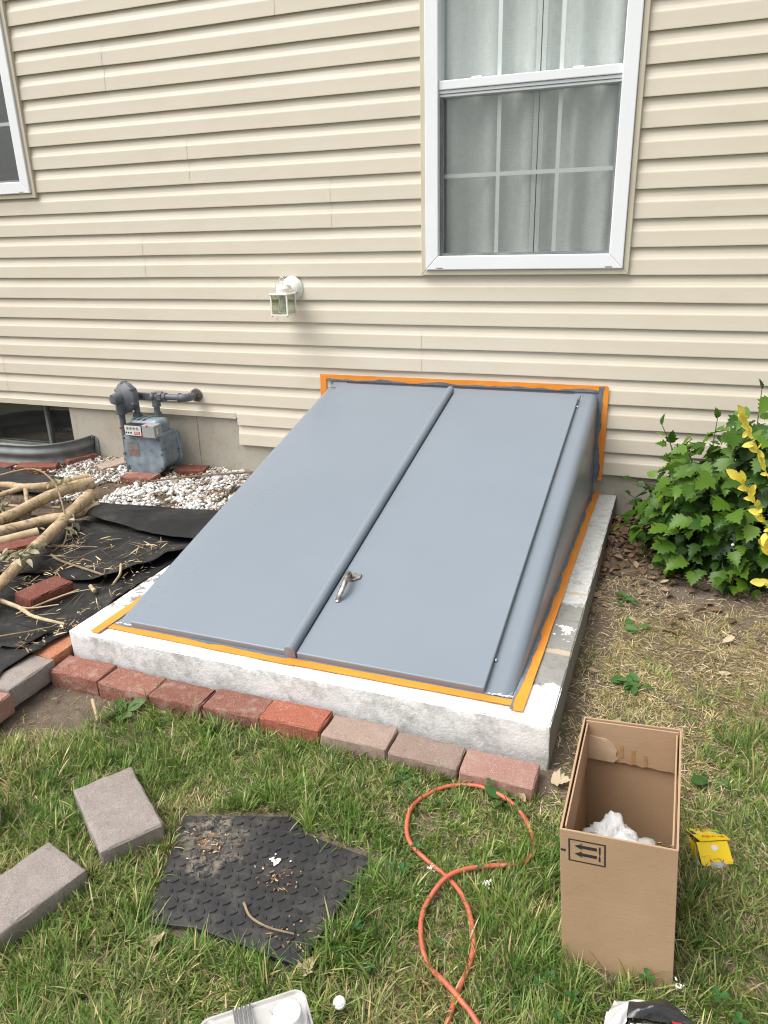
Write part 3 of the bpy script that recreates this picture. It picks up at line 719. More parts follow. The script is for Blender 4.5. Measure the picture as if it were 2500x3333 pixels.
for i in range(46):                                        # bare flaked edge at the front corners of the frame
    x = rnd.choice([rnd.uniform(0.592, 0.662), rnd.uniform(0.592, 0.662), rnd.uniform(-0.690, -0.625)]); y = -1.832 + rnd.uniform(-0.004, 0.004); r = rnd.uniform(0.002, 0.006)
    z = 0.1205 + rnd.uniform(-0.002, 0.001)
    mb.add([(x + r * math.cos(a) * 1.6, y + r * 0.6 * math.sin(a), z + 0.0015 * math.sin(a * 2)) for a in [k * 2 * math.pi / 5 + i for k in range(5)]], [(0, 1, 2, 3, 4)])
fl = mb.build('flaked_paint', 'chipped', bulk); fl['kind'] = 'stuff'
# pull handle, cast, on the shrub side leaf
hd = new_obj('handle', None, bulk)
pl = [(0.018, 0.345), (0.020, 0.383), (0.066, 0.386), (0.068, 0.366), (0.046, 0.347)]
MB().loft([[S(x, s, 0.0205) for x, s in pl], [S(x, s, 0.0265) for x, s in pl]]).build('plate', 'handle_metal', hd, bevel=0.001)
path = catmull([(0.027, 0.374, 0.024), (0.031, 0.362, 0.047), (0.038, 0.335, 0.056), (0.042, 0.295, 0.052), (0.040, 0.262, 0.040), (0.036, 0.247, 0.023)], 5)
rings = []
for i, p in enumerate(path):
    w = 0.0085 + 0.002 * math.sin(i / len(path) * 3.1); q = path[min(i + 1, len(path) - 1)] - path[max(i - 1, 0)]; q.normalize()
    nh = Vector((0, -q.z, q.y))                             # across the grip, in (x, s, h)
    sec = []
    for k in range(10):
        a = 2 * math.pi * k / 10
        d = Vector((math.cos(a) * w, 0, 0)) + nh * (math.sin(a) * 0.0055)
        sec.append(S(p.x + d.x, p.y + d.y, p.z + d.z))
    rings.append(sec)
MB().loft(rings).build('grip', 'handle_metal', hd, True)
MB().lathe([(0.0095, -0.002), (0.0095, 0.004), (0.006, 0.0065)], S(0.035, 0.246, 0.021), (0, -math.sin(TH), math.cos(TH)), 12).build('foot', 'handle_metal', hd, True)

# ------------------------------------------------------------------ orange masking tape
def strip(name, label, p0, p1, side, width, nrm, seed, smear=None, t=0.0008, wob=0.0012, endcut=0.004):
    """tape from p0 to p1, widening towards `side`; nrm is its face direction. smear=(lo,hi) paint overlap from the p0-p1 edge"""
    p0, p1, side, nrm = Vector(p0), Vector(p1), Vector(side), Vector(nrm); L = (p1 - p0).length; n = max(6, int(L / 0.02)); d = (p1 - p0).normalized()
    rings = []
    for i in range(n + 1):
        u = i / n; c = p0 + (p1 - p0) * u; row = []
        for j in range(5):
            w = j / 4
            lift = wob * (1 + fbm((u * L * 9, w * 1.5, seed), 1.0, 3)) * (0.4 + w) * 0.5
            ee = endcut * fbm((w * 7, seed, 1), 1, 2) * (1 if i in (0, n) else 0)
            row.append(c + side * (width * w + 0.0012 * fbm((u * L * 5, seed + w * 0.2, 3), 1, 2)) + nrm * (t + lift) + d * ee)
        row2 = [q - nrm * (t * 0.8) for q in reversed(row)]
        rings.append([tuple(q) for q in row + row2])
    o = MB().loft(rings).build(name, 'tape', None)
    tag(o, label, 'masking tape', 'strips of orange masking tape round the bulkhead')
    if smear:
        lo, hi, den = smear; vs = []; k = 4
        n2 = n * 3
        for i in range(n2 + 1):
            u = i / n2; c = p0 + (p1 - p0) * u
            h = width * max(0.02, lo + (hi - lo) * (0.5 + den * fbm((u * L * 7, seed * 2, 5), 1.0, 4)))
            h = min(h, width * 0.92)
            for j in range(k + 1):
                w = h / width * j / k
                lift = wob * (1 + fbm((u * L * 9, w * 1.5, seed), 1.0, 3)) * (0.4 + w) * 0.5
                vs.append(tuple(c + side * (width * w - (0.002 if j == 0 else 0)) + nrm * (t + lift + 0.0007)))
        I = np.arange((n2 + 1) * (k + 1)).reshape(n2 + 1, k + 1)
        F = np.stack([I[:-1, :-1], I[1:, :-1], I[1:, 1:], I[:-1, 1:]], -1).reshape(-1, 4)
        new_obj('paint_smear', mesh_np('paint_smear', vs, F, 'paint_smear', True), o)
    return o
yw = -0.0240
strip('masking_tape', 'long orange tape on the siding above the cellar doors', (-0.755, yw, 0.608), (0.706, yw, 0.611), (0, 0, 1), 0.030, (0, -1, 0), 1, (0.05, 0.45, 0.9))
strip('masking_tape', 'upright orange tape on the siding beside the shrub end of the bulkhead', (0.671, yw - 0.001, 0.186), (0.6705, yw - 0.001, 0.636), (1, 0, 0), 0.042, (0, -1, 0), 2, (0.15, 0.75, 0.6))
strip('masking_tape', 'short orange tape stub on the siding at the meter end of the bulkhead', (-0.722, yw - 0.001, 0.520), (-0.722, yw - 0.001, 0.632), (-1, 0, 0), 0.034, (0, -1, 0), 3)
zt = PZ + 0.0035
strip('masking_tape', 'orange tape on the curb along the brick edging, under the plain leaf', (-0.712, -1.830, zt), (0.006, -1.842, zt), (0, -1, 0), 0.033, (0, 0, 1), 4, (0.0, 0.30, 0.9))
strip('masking_tape', 'orange tape on the curb along the front, under the leaf with the handle', (-0.030, -1.838, zt + 0.0012), (0.668, -1.832, zt + 0.0012), (0, -1, 0), 0.034, (0, 0, 1), 5, (0.0, 0.12, 0.9))
strip('masking_tape', 'orange tape along the shrub side of the curb, smeared with grey paint', (0.6695, -1.884, zt + 0.0024), (0.6695, -0.005, zt + 0.0024), (1, 0, 0), 0.035, (0, 0, 1), 6, (0.05, 0.5, 0.7))
strip('masking_tape', 'orange tape on the fabric side of the curb, beside the sloping frame', (-0.6985, -1.905, zt + 0.0024), (-0.6985, -0.010, zt + 0.0024), (-1, 0, 0), 0.036, (0, 0, 1), 7, (0.0, 0.15, 0.5))

# ------------------------------------------------------------------ gas meter
gm = empty('gas_meter', 'weathered blue grey gas meter with regulator, piped into the siding', 'gas meter')
def outline(x0, x1, zb_, zt_, rb, rt, fl=0.0, n=8):
    pts = []
    for (cx_, cz_, a0, r) in ((x1 - rb, zb_ + rb, -90, rb), (x1 - rt - fl, zt_ - rt, 0, rt), (x0 + rt + fl, zt_ - rt, 90, rt), (x0 + rb, zb_ + rb, 180, rb)):
        for k in range(n + 1):
            a = math.radians(a0 + 90 * k / n); pts.append((cx_ + r * math.cos(a), cz_ + r * math.sin(a)))
    return pts
fo = outline(-1.918, -1.648, 0.062, 0.288, 0.085, 0.02, 0.010)
MB().prism(fo, -0.252, -0.226, 'y').build('front_cover', 'meter_paint', gm, bevel=0.006, seg=3)
MB().prism(outline(-1.905, -1.662, 0.072, 0.30, 0.075, 0.02, 0.008), -0.226, -0.088, 'y').build('body', 'meter_paint', gm, bevel=0.003)
MB().prism(outline(-1.918, -1.648, 0.062, 0.290, 0.085, 0.035, 0.010), -0.088, -0.060, 'y').build('back_flange', 'meter_paint', gm, bevel=0.006)
vs_, fs_ = rough_box((0.205, 0.125, 0.10), (14, 10, 8), 0.028, 0.002, 12, 5)
hb = new_obj('head', mesh_np('head', [(x - 1.787, y - 0.157, z + 0.322) for x, y, z in vs_], fs_, 'meter_paint', True), gm)
for i in range(3): MB().box((-1.872 + i * 0.035, -0.212, 0.3715), (-1.850 + i * 0.035, -0.120, 0.376)).build('head_rib', 'meter_paint', gm, bevel=0.002)
for (x, z) in ((-1.905, 0.272), (-1.664, 0.272), (-1.655, 0.188), (-1.912, 0.180), (-1.668, 0.108), (-1.897, 0.105), (-1.785, 0.070)):
    MB().lathe([(0.008, 0), (0.008, 0.004), (0.004, 0.0065)], (x, -0.252, z), (0, -1, 0), 8).build('bolt', 'pipe_paint', gm, True)
ib = MB().box((-1.872, -0.278, 0.291), (-1.748, -0.226, 0.356)).build('index_box', 'black', gm, bevel=0.004)
MB().box((-1.866, -0.2795, 0.296), (-1.755, -0.277, 0.351)).build('dial_face', 'index_white', ib)
for i in range(4):
    m = MB(); m.lathe([(0.0095, 0.0), (0.0095, 0.0006)], (-1.846 + 0.022 * i, -0.2796, 0.335), (0, -1, 0), 16); m.build('dial', 'grey_box', ib)
    m = MB(); a = i * 1.7; m.box((-1.8475 + 0.022 * i, -0.2810, 0.3335), (-1.8445 + 0.022 * i, -0.2800, 0.3415)); m.build('pointer', 'ink', ib)
for i in range(3): MB().lathe([(0.0055, 0.0), (0.0055, 0.0008)], (-1.857 + 0.016 * i, -0.2796, 0.311), (0, -1, 0), 12).build('test_dial', 'ink', ib)
MB().box((-1.803, -0.2803, 0.3015), (-1.764, -0.2797, 0.3185)).build('red_label', 'red', ib)
for k in range(2): MB().box((-1.800, -0.2808, 0.3055 + 0.006 * k), (-1.767, -0.2804, 0.3085 + 0.006 * k)).build('label_line', 'index_white', ib)
MB().box((-1.738, -0.292, 0.292), (-1.655, -0.226, 0.362)).build('meter_module', 'grey_box', gm, bevel=0.003)
MB().box((-1.6548, -0.272, 0.312), (-1.6535, -0.267, 0.345)).build('module_slot', 'white_print', gm)
for (x, z) in ((-1.884, 0.337), (-1.742, 0.301), (-1.703, 0.357)): MB().lathe([(0.007, 0), (0.007, 0.006), (0.004, 0.008)], (x, -0.286, z), (0, -1, 0), 12).build('seal', 'red', gm, True)
MB().prism(outline(-1.885, -1.808, 0.168, 0.249, 0.006, 0.006), -0.2545, -0.2515, 'y').build('name_plate', 'plate', gm)
rnd = random.Random(3)
for r in range(3):
    for k in range(6):
        x = -1.879 + k * 0.0115 + rnd.uniform(0, 0.002); z = 0.176 + r * 0.011
        MB().box((x, -0.2553, z), (x + rnd.uniform(0.004, 0.009), -0.2549, z + 0.005)).build('plate_mark', 'rust', gm)
# regulator
RC = Vector((-1.905, -0.185, 0.490)); rax = Vector((-0.25, -0.95, 0.05)).normalized()
MB().lathe([(0.060, -0.045), (0.078, -0.022), (0.083, -0.018), (0.083, 0.0), (0.083, 0.010), (0.074, 0.016), (0.058, 0.030), (0.045, 0.036), (0.034, 0.040)], RC, rax, 28).build('regulator', 'pipe_paint', gm, True)
u_ = rax.cross(Vector((0, 0, 1))).normalized(); w_ = u_.cross(rax)
for k in range(6):
    a = k * math.pi / 3 + 0.4; p = RC + u_ * 0.080 * math.cos(a) + w_ * 0.080 * math.sin(a)
    MB().lathe([(0.009, -0.022), (0.009, 0.014), (0.005, 0.017)], p, rax, 8).build('regulator_bolt', 'pipe_paint', gm)
q0 = RC + rax * 0.03; q1 = RC + rax * 0.085 + Vector((-0.004, 0, -0.006))
MB().tube([q0, RC + rax * 0.06, q1, q1 + rax * 0.004], [0.036, 0.031, 0.029, 0.024], 18).build('snout', 'pipe_paint', gm, True)
MB().tube(catmull([q0 + Vector((-0.005, 0.0, -0.015)), q0 + Vector((-0.012, 0.0, -0.05)), q0 + Vector((-0.018, 0.005, -0.088))], 4), 0.029, 16).build('outlet_leg', 'pipe_paint', gm, True)
pb = q0 + Vector((-0.018, 0.005, -0.088))
MB().lathe([(0.032, 0), (0.032, 0.016)], pb + Vector((0, 0, -0.008)), (0, 0, 1), 8).build('collar', 'pipe_paint', gm)
MB().tube([pb, (pb.x - 0.012, pb.y + 0.012, 0.02)], 0.0165, 14).build('riser_pipe', 'pipe_paint', gm, True)
for z in (0.118, 0.150): MB().lathe([(0.022, 0), (0.022, 0.018)], (pb.x - 0.010, pb.y + 0.008, z), (0, 0, 1), 6).build('riser_nut', 'pipe_paint', gm)
MB().tube([(-1.868, -0.150, 0.36), (-1.868, -0.150, 0.45), (-1.880, -0.155, 0.475)], 0.017, 12).build('inlet_pipe', 'pipe_paint', gm, True)
MB().lathe([(0.026, 0), (0.026, 0.024)], (-1.868, -0.150, 0.368), (0, 0, 1), 8).build('inlet_nut', 'pipe_paint', gm)
MB().box((-1.895, -0.130, 0.464), (-1.765, -0.112, 0.506)).build('meter_bar', 'pipe_paint', gm, bevel=0.003)
MB().lathe([(0.006, 0), (0.006, 0.001)], (-1.838, -0.1303, 0.486), (0, -1, 0), 10).build('bar_hole', 'black', gm)
MB().tube([(-1.752, -0.12, 0.430), (-1.752, -0.12, 0.470), (-1.752, -0.12, 0.512)], [0.025, 0.023, 0.021], 16).build('tee', 'pipe_paint', gm, True)
MB().tube([(-1.775, -0.12, 0.489), (-1.725, -0.12, 0.489)], 0.021, 14).build('tee_run', 'pipe_paint', gm, True)
MB().lathe([(0.014, 0), (0.014, 0.010), (0.010, 0.013)], (-1.760, -0.140, 0.488), (0, -1, 0), 12).build('tee_plug', 'pipe_paint', gm, True)
MB().tube([(-1.752, -0.12, 0.365), (-1.752, -0.12, 0.435)], 0.0165, 14).build('stub_pipe', 'pipe_paint', gm, True)
MB().lathe([(0.028, 0), (0.028, 0.012), (0.024, 0.013), (0.024, 0.026)], (-1.752, -0.12, 0.370), (0, 0, 1), 8).build('swivel_nut', 'pipe_paint', gm)
MB().lathe([(0.029, 0), (0.031, 0.003), (0.031, 0.026), (0.029, 0.029)], (-1.728, -0.12, 0.489), (1, 0, 0), 6).build('union_nut', 'pipe_paint', gm)
MB().lathe([(0.024, 0), (0.024, 0.020)], (-1.698, -0.12, 0.489), (1, 0, 0), 8).build('union_nut', 'pipe_paint', gm)
MB().tube([(-1.70, -0.12, 0.489), (-1.575, -0.12, 0.489)], 0.0175, 16).build('outlet_pipe', 'pipe_paint', gm, True)
MB().tube(catmull([(-1.590, -0.12, 0.489), (-1.565, -0.119, 0.489), (-1.548, -0.105, 0.488), (-1.544, -0.078, 0.487)], 5), 0.0225, 16).build('elbow', 'pipe_paint', gm, True)
MB().lathe([(0.0255, 0), (0.0255, 0.010)], (-1.594, -0.12, 0.489), (1, 0, 0), 16).build('elbow_collar', 'pipe_paint', gm)
MB().tube([(-1.544, -0.082, 0.487), (-1.544, 0.03, 0.486)], 0.0175, 14).build('wall_pipe', 'pipe_paint', gm, True)
m = MB(); rnd = random.Random(8)
for i in range(70):
    a = rnd.uniform(0, 6.28); r = rnd.uniform(0.018, 0.036); b = a + rnd.uniform(-1, 1)
    m.tube([(-1.544 + r * math.cos(a), -0.018 - rnd.uniform(0, 0.03), 0.486 + r * math.sin(a)), (-1.544 + 0.03 * math.cos(b), -0.020 - rnd.uniform(0, 0.02), 0.486 + 0.032 * math.sin(b))], 0.0012, 4)
o = m.build('hole_stuffing', 'nest', gm); o['kind'] = 'stuff'
MB().lathe([(0.036, 0.0), (0.038, 0.004), (0.030, 0.005)], (-1.544, -0.0165, 0.486), (0, -1, 0), 24).build('hole_ring', 'galv', gm, True)

# ------------------------------------------------------------------ window well
pl_ = catmull([(-2.366, -0.002, 0), (-2.372, -0.10, 0), (-2.42, -0.215, 0), (-2.52, -0.295, 0), (-2.66, -0.325, 0), (-2.95, -0.335, 0), (-3.25, -0.30, 0), (-3.40, -0.16, 0), (-3.43, -0.002, 0)], 10)
prof = []
for k in range(21):
    z = 0.02 + 0.165 * k / 20; prof.append((0.010 * math.sin((z - 0.02) / 0.165 * 2 * math.pi * 2.2 + 1), z))
rows_o, rows_i = [], []
for i, p in enumerate(pl_):
    d = (pl_[min(i + 1, len(pl_) - 1)] - pl_[max(i - 1, 0)]).normalized(); nr = Vector((d.y, -d.x, 0)) * -1
    rows_o.append([(p.x - nr.x * o_, p.y - nr.y * o_, z) for o_, z in prof] + [(p.x - nr.x * (o_ - 0.003), p.y - nr.y * (o_ - 0.003), z) for o_, z in reversed(prof)])
well = empty('window_well', 'curved galvanised steel window well against the foundation', 'window well')
MB().loft(rows_o).build('corrugated_wall', 'galv', well, True)
MB().tube([(p.x, p.y, 0.187) for p in pl_], 0.0055, 8).build('rolled_rim', 'galv', well, True)
MB().prism(outline(-2.372, -2.322, 0.01, 0.185, 0.004, 0.03), -0.004, 0.0018, 'y').build('wall_flange', 'galv', well)
MB().lathe([(0.006, 0), (0.006, 0.003), (0.003, 0.004)], (-2.343, -0.004, 0.125), (0, -1, 0), 8).build('flange_bolt', 'screw', well)

# ------------------------------------------------------------------ bricks and pavers
def brick(size, loc, rz, mat, label, group=None, tilt=(0, 0), seed=1, chip=0.006, name='brick', r=0.0042, cat='brick'):
    n = tuple(max(4, int(q / 0.012)) for q in size)
    vs_, fs_ = rough_box(size, n, r, 0.0022, 26, seed, chip)
    o = new_obj(name, mesh_np(name, vs_, fs_, mat, True)); set_auto(o.data, 0.55)
    o.location = loc; o.rotation_euler = (tilt[0], tilt[1], rz)
    return tag(o, label, cat, group)
GE = 'bricks edging the concrete curb'
bx = [(-0.812, -0.618), (-0.614, -0.421), (-0.416, -0.231), (-0.226, -0.035), (-0.030, 0.165), (0.170, 0.366), (0.371, 0.567), (0.572, 0.768)]
mt = ['brick_red', 'brick_red', 'brick_red', 'brick_red', 'brick_bright', 'paver_brown', 'paver_brown', 'paver_pink']
lb = ['first red edging brick, at the curb corner beside the soil patch', 'second red edging brick along the curb, counted from the soil patch corner',
      'third red edging brick along the curb, chipped along its lower edge', 'fourth red edging brick along the curb, next to the brightest brick',
      'brightest orange red edging brick, fifth along the curb', 'grey brown edging paver touching the brightest red brick', 'brown edging paver between grey brown and pinkish pavers',
      'pinkish edging paver at the end of the row near the hose']
tp = [0.026, 0.020, 0.021, 0.021, 0.029, 0.021, 0.014, 0.010]
for i, ((a, b), m_, l_) in enumerate(zip(bx, mt, lb)):
    sm = 'paver' in m_
    brick((b - a, 0.098 + 0.004 * (i % 2), 0.072), ((a + b) / 2, -1.978 - 0.004 * (i % 3) - (0.014 if i > 5 else 0), tp[i] - 0.036), [0.012, -0.015, -0.02, 0.01, -0.012, 0.006, -0.008, 0.01][i], m_, l_, GE,
          ((0.02, -0.01, 0.015, 0, 0.02, 0, 0.01, 0)[i], (0.0, 0.02, -0.01, 0.015, -0.02, 0, 0.01, 0.005)[i]), i + 1, 0.004 if sm else 0.008, name='paver' if sm else 'brick', cat='paver' if sm else 'brick')
brick((0.090, 0.205, 0.075), (-0.868, -1.893, 0.014), -0.03, 'brick_orange', 'orange brick set lengthwise against the curb corner', GE, (0.03, 0.02), 21, 0.012)
brick((0.098, 0.190, 0.072), (-0.862, -2.092, 0.014), 0.0, 'paver_grey', 'grey edging paver beside the black fabric, behind a pinkish one', 'pavers edging the planting bed', (0, 0.03), 22, 0.004, 'paver', 0.005, 'paver')
brick((0.098, 0.190, 0.072), (-0.838, -2.290, 0.012), 0.08, 'paver_pink', 'pinkish edging paver cut off by the photo edge', 'pavers edging the planting bed', (0, 0.02), 23, 0.004, 'paver', 0.005, 'paver')
brick((0.108, 0.180, 0.062), (-1.163, -1.668, 0.073), -0.20, 'brick_dark', 'dark red brick lying loose on the black fabric', None, (0.0, 0.03), 24, 0.010)
brick((0.10, 0.19, 0.06), (-1.60, -1.335, 0.068), -0.7, 'brick_dark', 'dark red brick half hidden under the cut branches', None, (0.02, 0.0), 25, 0.010)
GP = 'loose pavers on the lawn'
brick((0.150, 0.256, 0.062), (-0.196, -2.448, -0.021), 0.965, 'paver_grey', 'square grey concrete paver lying in the grass above the other loose one', GP, (0.015, -0.02), 26, 0.004, 'paver', 0.005, 'paver')
brick((0.150, 0.215, 0.060), (-0.232, -2.715, -0.026), -0.26, 'paver_grey', 'grey concrete paver in the grass, cut off by the photo edge', GP, (0.0, 0.015), 27, 0.004, 'paver', 0.005, 'paver')
GW = 'bricks round the window well and meter'
brick((0.22, 0.11, 0.06), (-2.77, -0.375, 0.048), -0.12, 'brick_dark', 'red brick by the window well, cut off by the photo edge', GW, (0.0, 0.0), 31, 0.006)
brick((0.23, 0.11, 0.06), (-2.505, -0.335, 0.054), 0.55, 'brick_dark', 'dark brick at the bend of the window well', GW, (0.0, 0.05), 32, 0.006)
brick((0.20, 0.10, 0.06), (-2.385, -0.12, 0.058), 1.25, 'brick_red', 'red brick between window well and foundation wall', GW, (0.02, 0.03), 33, 0.008)
brick((0.20, 0.095, 0.05), (-2.09, -0.145, 0.052), 1.15, 'slab_tan', 'pale tan brick in the gravel behind the gas meter riser', GW, (0.06, -0.04), 34, 0.006)
brick((0.205, 0.10, 0.06), (-1.772, -0.318, 0.050), 0.05, 'brick_red', 'dull red brick in front of the gas meter', GW, (0.02, 0.0), 35, 0.010)
brick((0.175, 0.11, 0.06), (-1.565, -0.118, 0.052), 0.25, 'brick_dark', 'flat brown brick in the gravel between meter and cellar doors', GW, (0.0, 0.02), 36, 0.004)

# ------------------------------------------------------------------ landscape fabric
def sheet(name, label, poly_fn, nu, nv, zf, seed):
    vs = []
    for i in range(nu + 1):
        for j in range(nv + 1):
            x, y = poly_fn(i / nu, j / nv); z = zf(x, y, i / nu, j / nv)
            vs.append((x, y, z))
    I = np.arange((nu + 1) * (nv + 1)).reshape(nu + 1, nv + 1)
    F = np.stack([I[:-1, :-1], I[1:, :-1], I[1:, 1:], I[:-1, 1:]], -1).reshape(-1, 4)
    o = new_obj(name, mesh_np(name, vs, F, 'fabric', True))
    md = o.modifiers.new('thickness', 'SOLIDIFY'); md.thickness = 0.002; md.offset = -1
    return tag(o, label, 'landscape fabric', 'sheets of black landscape fabric')
def bil(c00, c10, c11, c01, u, v, je, seed):
    x = (1 - u) * (1 - v) * c00[0] + u * (1 - v) * c10[0] + u * v * c11[0] + (1 - u) * v * c01[0]
    y = (1 - u) * (1 - v) * c00[1] + u * (1 - v) * c10[1] + u * v * c11[1] + (1 - u) * v * c01[1]
    b = max(0, 1 - 12 * min(u, 1 - u, v, 1 - v))
    return x + je * b * fbm((x * 4, y * 4, seed), 1, 4), y + je * b * fbm((x * 4, y * 4, seed + 9), 1, 4)
def wr(x, y, s, a): return a * fbm((x * 2.1 + y * 1.1, y * 2.6 - x, s), 1.2, 4) + 0.5 * a * fbm((x * 6 + y * 5, y * 4, s), 1, 3) + 0.9 * a * max(0, 1 - 7 * abs(fbm((x * 1.6 - y * 0.7, y * 2.2, s + 4), 1, 2)))
sheet('landscape_fabric', 'dusty black fabric sheet spread under the cut branches', lambda u, v: bil((-3.4, -2.9), (-0.905, -2.9), (-0.870, -0.98), (-3.4, -0.92), u, v, 0.03, 1), 150, 130,
      lambda x, y, u, v: 0.052 + wr(x, y, 1, 0.0075) + 0.012 * max(0, (u - 0.95) / 0.05), 1)
sheet('landscape_fabric', 'torn black fabric piece with ragged edge beside the curb', lambda u, v: bil((-1.75, -1.56), (-1.02, -1.505), (-0.83, -1.10), (-1.9, -1.02), u, v, 0.05, 2), 50, 40,
      lambda x, y, u, v: 0.066 + wr(x, y, 2, 0.008) + 0.030 * max(0, (u - 0.8) / 0.2) ** 2, 2)
sheet('landscape_fabric', 'smooth black fabric flap folded over the edge of the gravel', lambda u, v: bil((-1.66, -0.93), (-0.83, -1.04 - 0.05 * math.sin(u * 3)), (-0.83, -0.655), (-1.76, -0.780 + 0.02 * math.sin(u * 4)), u, v, 0.018, 3), 50, 24,
      lambda x, y, u, v: 0.080 + wr(x, y, 3, 0.006) + 0.018 * math.sin(min(1, v * 1.1) * math.pi) - 0.02 * (v > 0.97), 3)
sheet('landscape_fabric', 'black fabric edge lifted behind the branches near the window well', lambda u, v: bil((-3.3, -0.80), (-2.02, -0.70), (-2.05, -0.52), (-3.3, -0.435), u, v, 0.02, 4), 40, 20,
      lambda x, y, u, v: 0.072 + wr(x, y, 4, 0.010) + 0.02 * v, 4)
sheet('landscape_fabric', 'narrow black fabric strip next to the orange corner brick', lambda u, v: bil((-1.60, -2.10), (-0.93, -2.00), (-0.925, -1.88), (-1.60, -1.90), u, v, 0.015, 5), 30, 10,
      lambda x, y, u, v: 0.072 + wr(x, y, 5, 0.006), 5)

# ------------------------------------------------------------------ cut branches
def branch(name, label, pts, r0, r1, mat='bark', seed=1, n=12, ends=True, forks=(), knob=0.12, cat='branch', group='cut branches heaped on the fabric'):
    P = catmull(pts, 6); rings = []
    up = Vector((0, 0, 1)); N = len(P)
    for i, p in enumerate(P):
        d = (P[min(i + 1, N - 1)] - P[max(i - 1, 0)]).normalized(); a = d.cross(up).normalized(); b = a.cross(d)
        r = r0 + (r1 - r0) * i / (N - 1)
        rings.append([tuple(p + (a * math.cos(t) + b * math.sin(t)) * r * (1 + knob * fbm((p.x * 12 + math.cos(t) * 1.2, p.y * 12 + math.sin(t) * 1.2, p.z * 12 + seed), 1, 3))) for t in [2 * math.pi * k / n for k in range(n)]])
    root = empty(name, label, cat, tuple(P[0]), group=group)
    off = P[0]
    sh = [[tuple(Vector(q) - off) for q in rg] for rg in rings]
    MB().loft(sh, cap=True).build('limb', mat, root, True)
    if ends:
        for e, k in ((0, -1), (N - 1, 1)):
            d = (P[e] - P[e - k]).normalized() if k > 0 else (P[0] - P[1]).normalized()
            c = P[e] + d * 0.0006 - off; rg = [tuple((Vector(q) - c) * 0.92 + c + d * 0.001) for q in sh[e]]
            MB().add(rg + [tuple(c + d * 0.003)], [(j, (j + 1) % n, n) for j in range(n)]).build('cut_end', 'cut_wood', root)
    for (fp, f0, f1) in forks:
        Q = catmull(fp, 5); MB().tube([q - off for q in Q], [f0 + (f1 - f0) * i / (len(Q) - 1) for i in range(len(Q))], 10).build('side_limb', mat, root, True)
    return root
branch('cut_branch', 'uppermost pale branch crossing towards the gravel', [(-2.60, -0.99, 0.13), (-2.23, -0.86, 0.15), (-2.06, -0.86, 0.155), (-1.94, -0.79, 0.155), (-1.865, -0.615, 0.15)], 0.016, 0.021, seed=1,
       forks=[([(-2.07, -0.865, 0.15), (-2.15, -0.98, 0.13), (-2.25, -1.12, 0.09)], 0.014, 0.011), ([(-2.05, -0.86, 0.15), (-1.98, -0.93, 0.12), (-1.90, -1.0, 0.08)], 0.012, 0.008)])
branch('cut_branch', 'thick middle branch with a jagged brown cut end near the gravel', [(-1.99, -1.43, 0.11), (-1.885, -1.19, 0.115), (-1.873, -0.97, 0.13), (-1.868, -0.78, 0.135), (-1.828, -0.635, 0.13)], 0.026, 0.031, seed=2, knob=0.18)
branch('cut_branch', 'long forked branch slanting down to the loose red brick', [(-1.235, -1.93, 0.10), (-1.33, -1.712, 0.11), (-1.439, -1.45, 0.118), (-1.545, -1.166, 0.125), (-1.615, -0.999, 0.13), (-1.690, -0.80, 0.13)], 0.020, 0.031, seed=3, knob=0.16,
       forks=[([(-1.59, -1.06, 0.125), (-1.63, -0.94, 0.09), (-1.640, -0.825, 0.085)], 0.020, 0.025), ([(-1.59, -1.07, 0.12), (-1.68, -1.10, 0.11), (-1.75, -1.18, 0.10), (-1.86, -1.30, 0.09)], 0.024, 0.025)])
branch('cut_branch', 'smooth pinkish branch with a clean sawn end', [(-1.80, -1.51, 0.09), (-1.708, -1.36, 0.095), (-1.622, -1.225, 0.10)], 0.024, 0.023, 'pale_bark', seed=4, knob=0.05)
branch('cut_branch', 'grey brown branch lying lowest under the heap', [(-2.05, -1.40, 0.085), (-1.817, -1.257, 0.085), (-1.76, -1.17, 0.085)], 0.025, 0.022, 'thin_bark', seed=5)
branch('cut_branch', 'thin pale crooked branch reaching the orange corner brick', [(-1.45, -1.74, 0.075), (-1.285, -1.770, 0.078), (-1.168, -1.793, 0.080), (-1.069, -1.831, 0.082), (-0.989, -1.845, 0.085), (-0.905, -1.842, 0.080)], 0.010, 0.005, 'pale_bark', seed=6, n=8,
       forks=[([(-1.168, -1.793, 0.08), (-1.10, -1.79, 0.085), (-1.02, -1.745, 0.09)], 0.004, 0.002)])
branch('cut_branch', 'straight thin stick lying flat on the dusty fabric', [(-1.42, -1.365, 0.075), (-1.337, -1.403, 0.076), (-1.18, -1.435, 0.075), (-1.05, -1.462, 0.074)], 0.006, 0.005, 'thin_bark', seed=7, n=7, ends=False)
branch('cut_branch', 'slender arching twig draped over the heap of branches', [(-2.32, -0.80, 0.17), (-2.05, -0.80, 0.235), (-1.80, -0.92, 0.235), (-1.62, -1.06, 0.185), (-1.50, -1.18, 0.10), (-1.45, -1.26, 0.075)], 0.005, 0.004, 'thin_bark', seed=8, n=7, ends=False)
branch('cut_branch', 'long bare twig running past the edging towards the photo edge', [(-1.30, -2.06, 0.075), (-1.12, -2.03, 0.085), (-1.0, -1.96, 0.09), (-0.93, -1.88, 0.085)], 0.004, 0.002, 'thin_bark', seed=9, n=6, ends=False)
branch('cut_branch', 'stubby pale stick beside the loose red brick', [(-1.055, -1.545, 0.066), (-1.005, -1.578, 0.066)], 0.008, 0.008, 'pale_bark', seed=10, n=8)
branch('cut_branch', 'dark twig lying on the gravel towards the cellar doors', [(-1.62, -0.42, 0.088), (-1.45, -0.29, 0.090), (-1.30, -0.20, 0.092), (-1.15, -0.12, 0.092)], 0.005, 0.007, 'thin_bark', seed=11, n=7, ends=False)
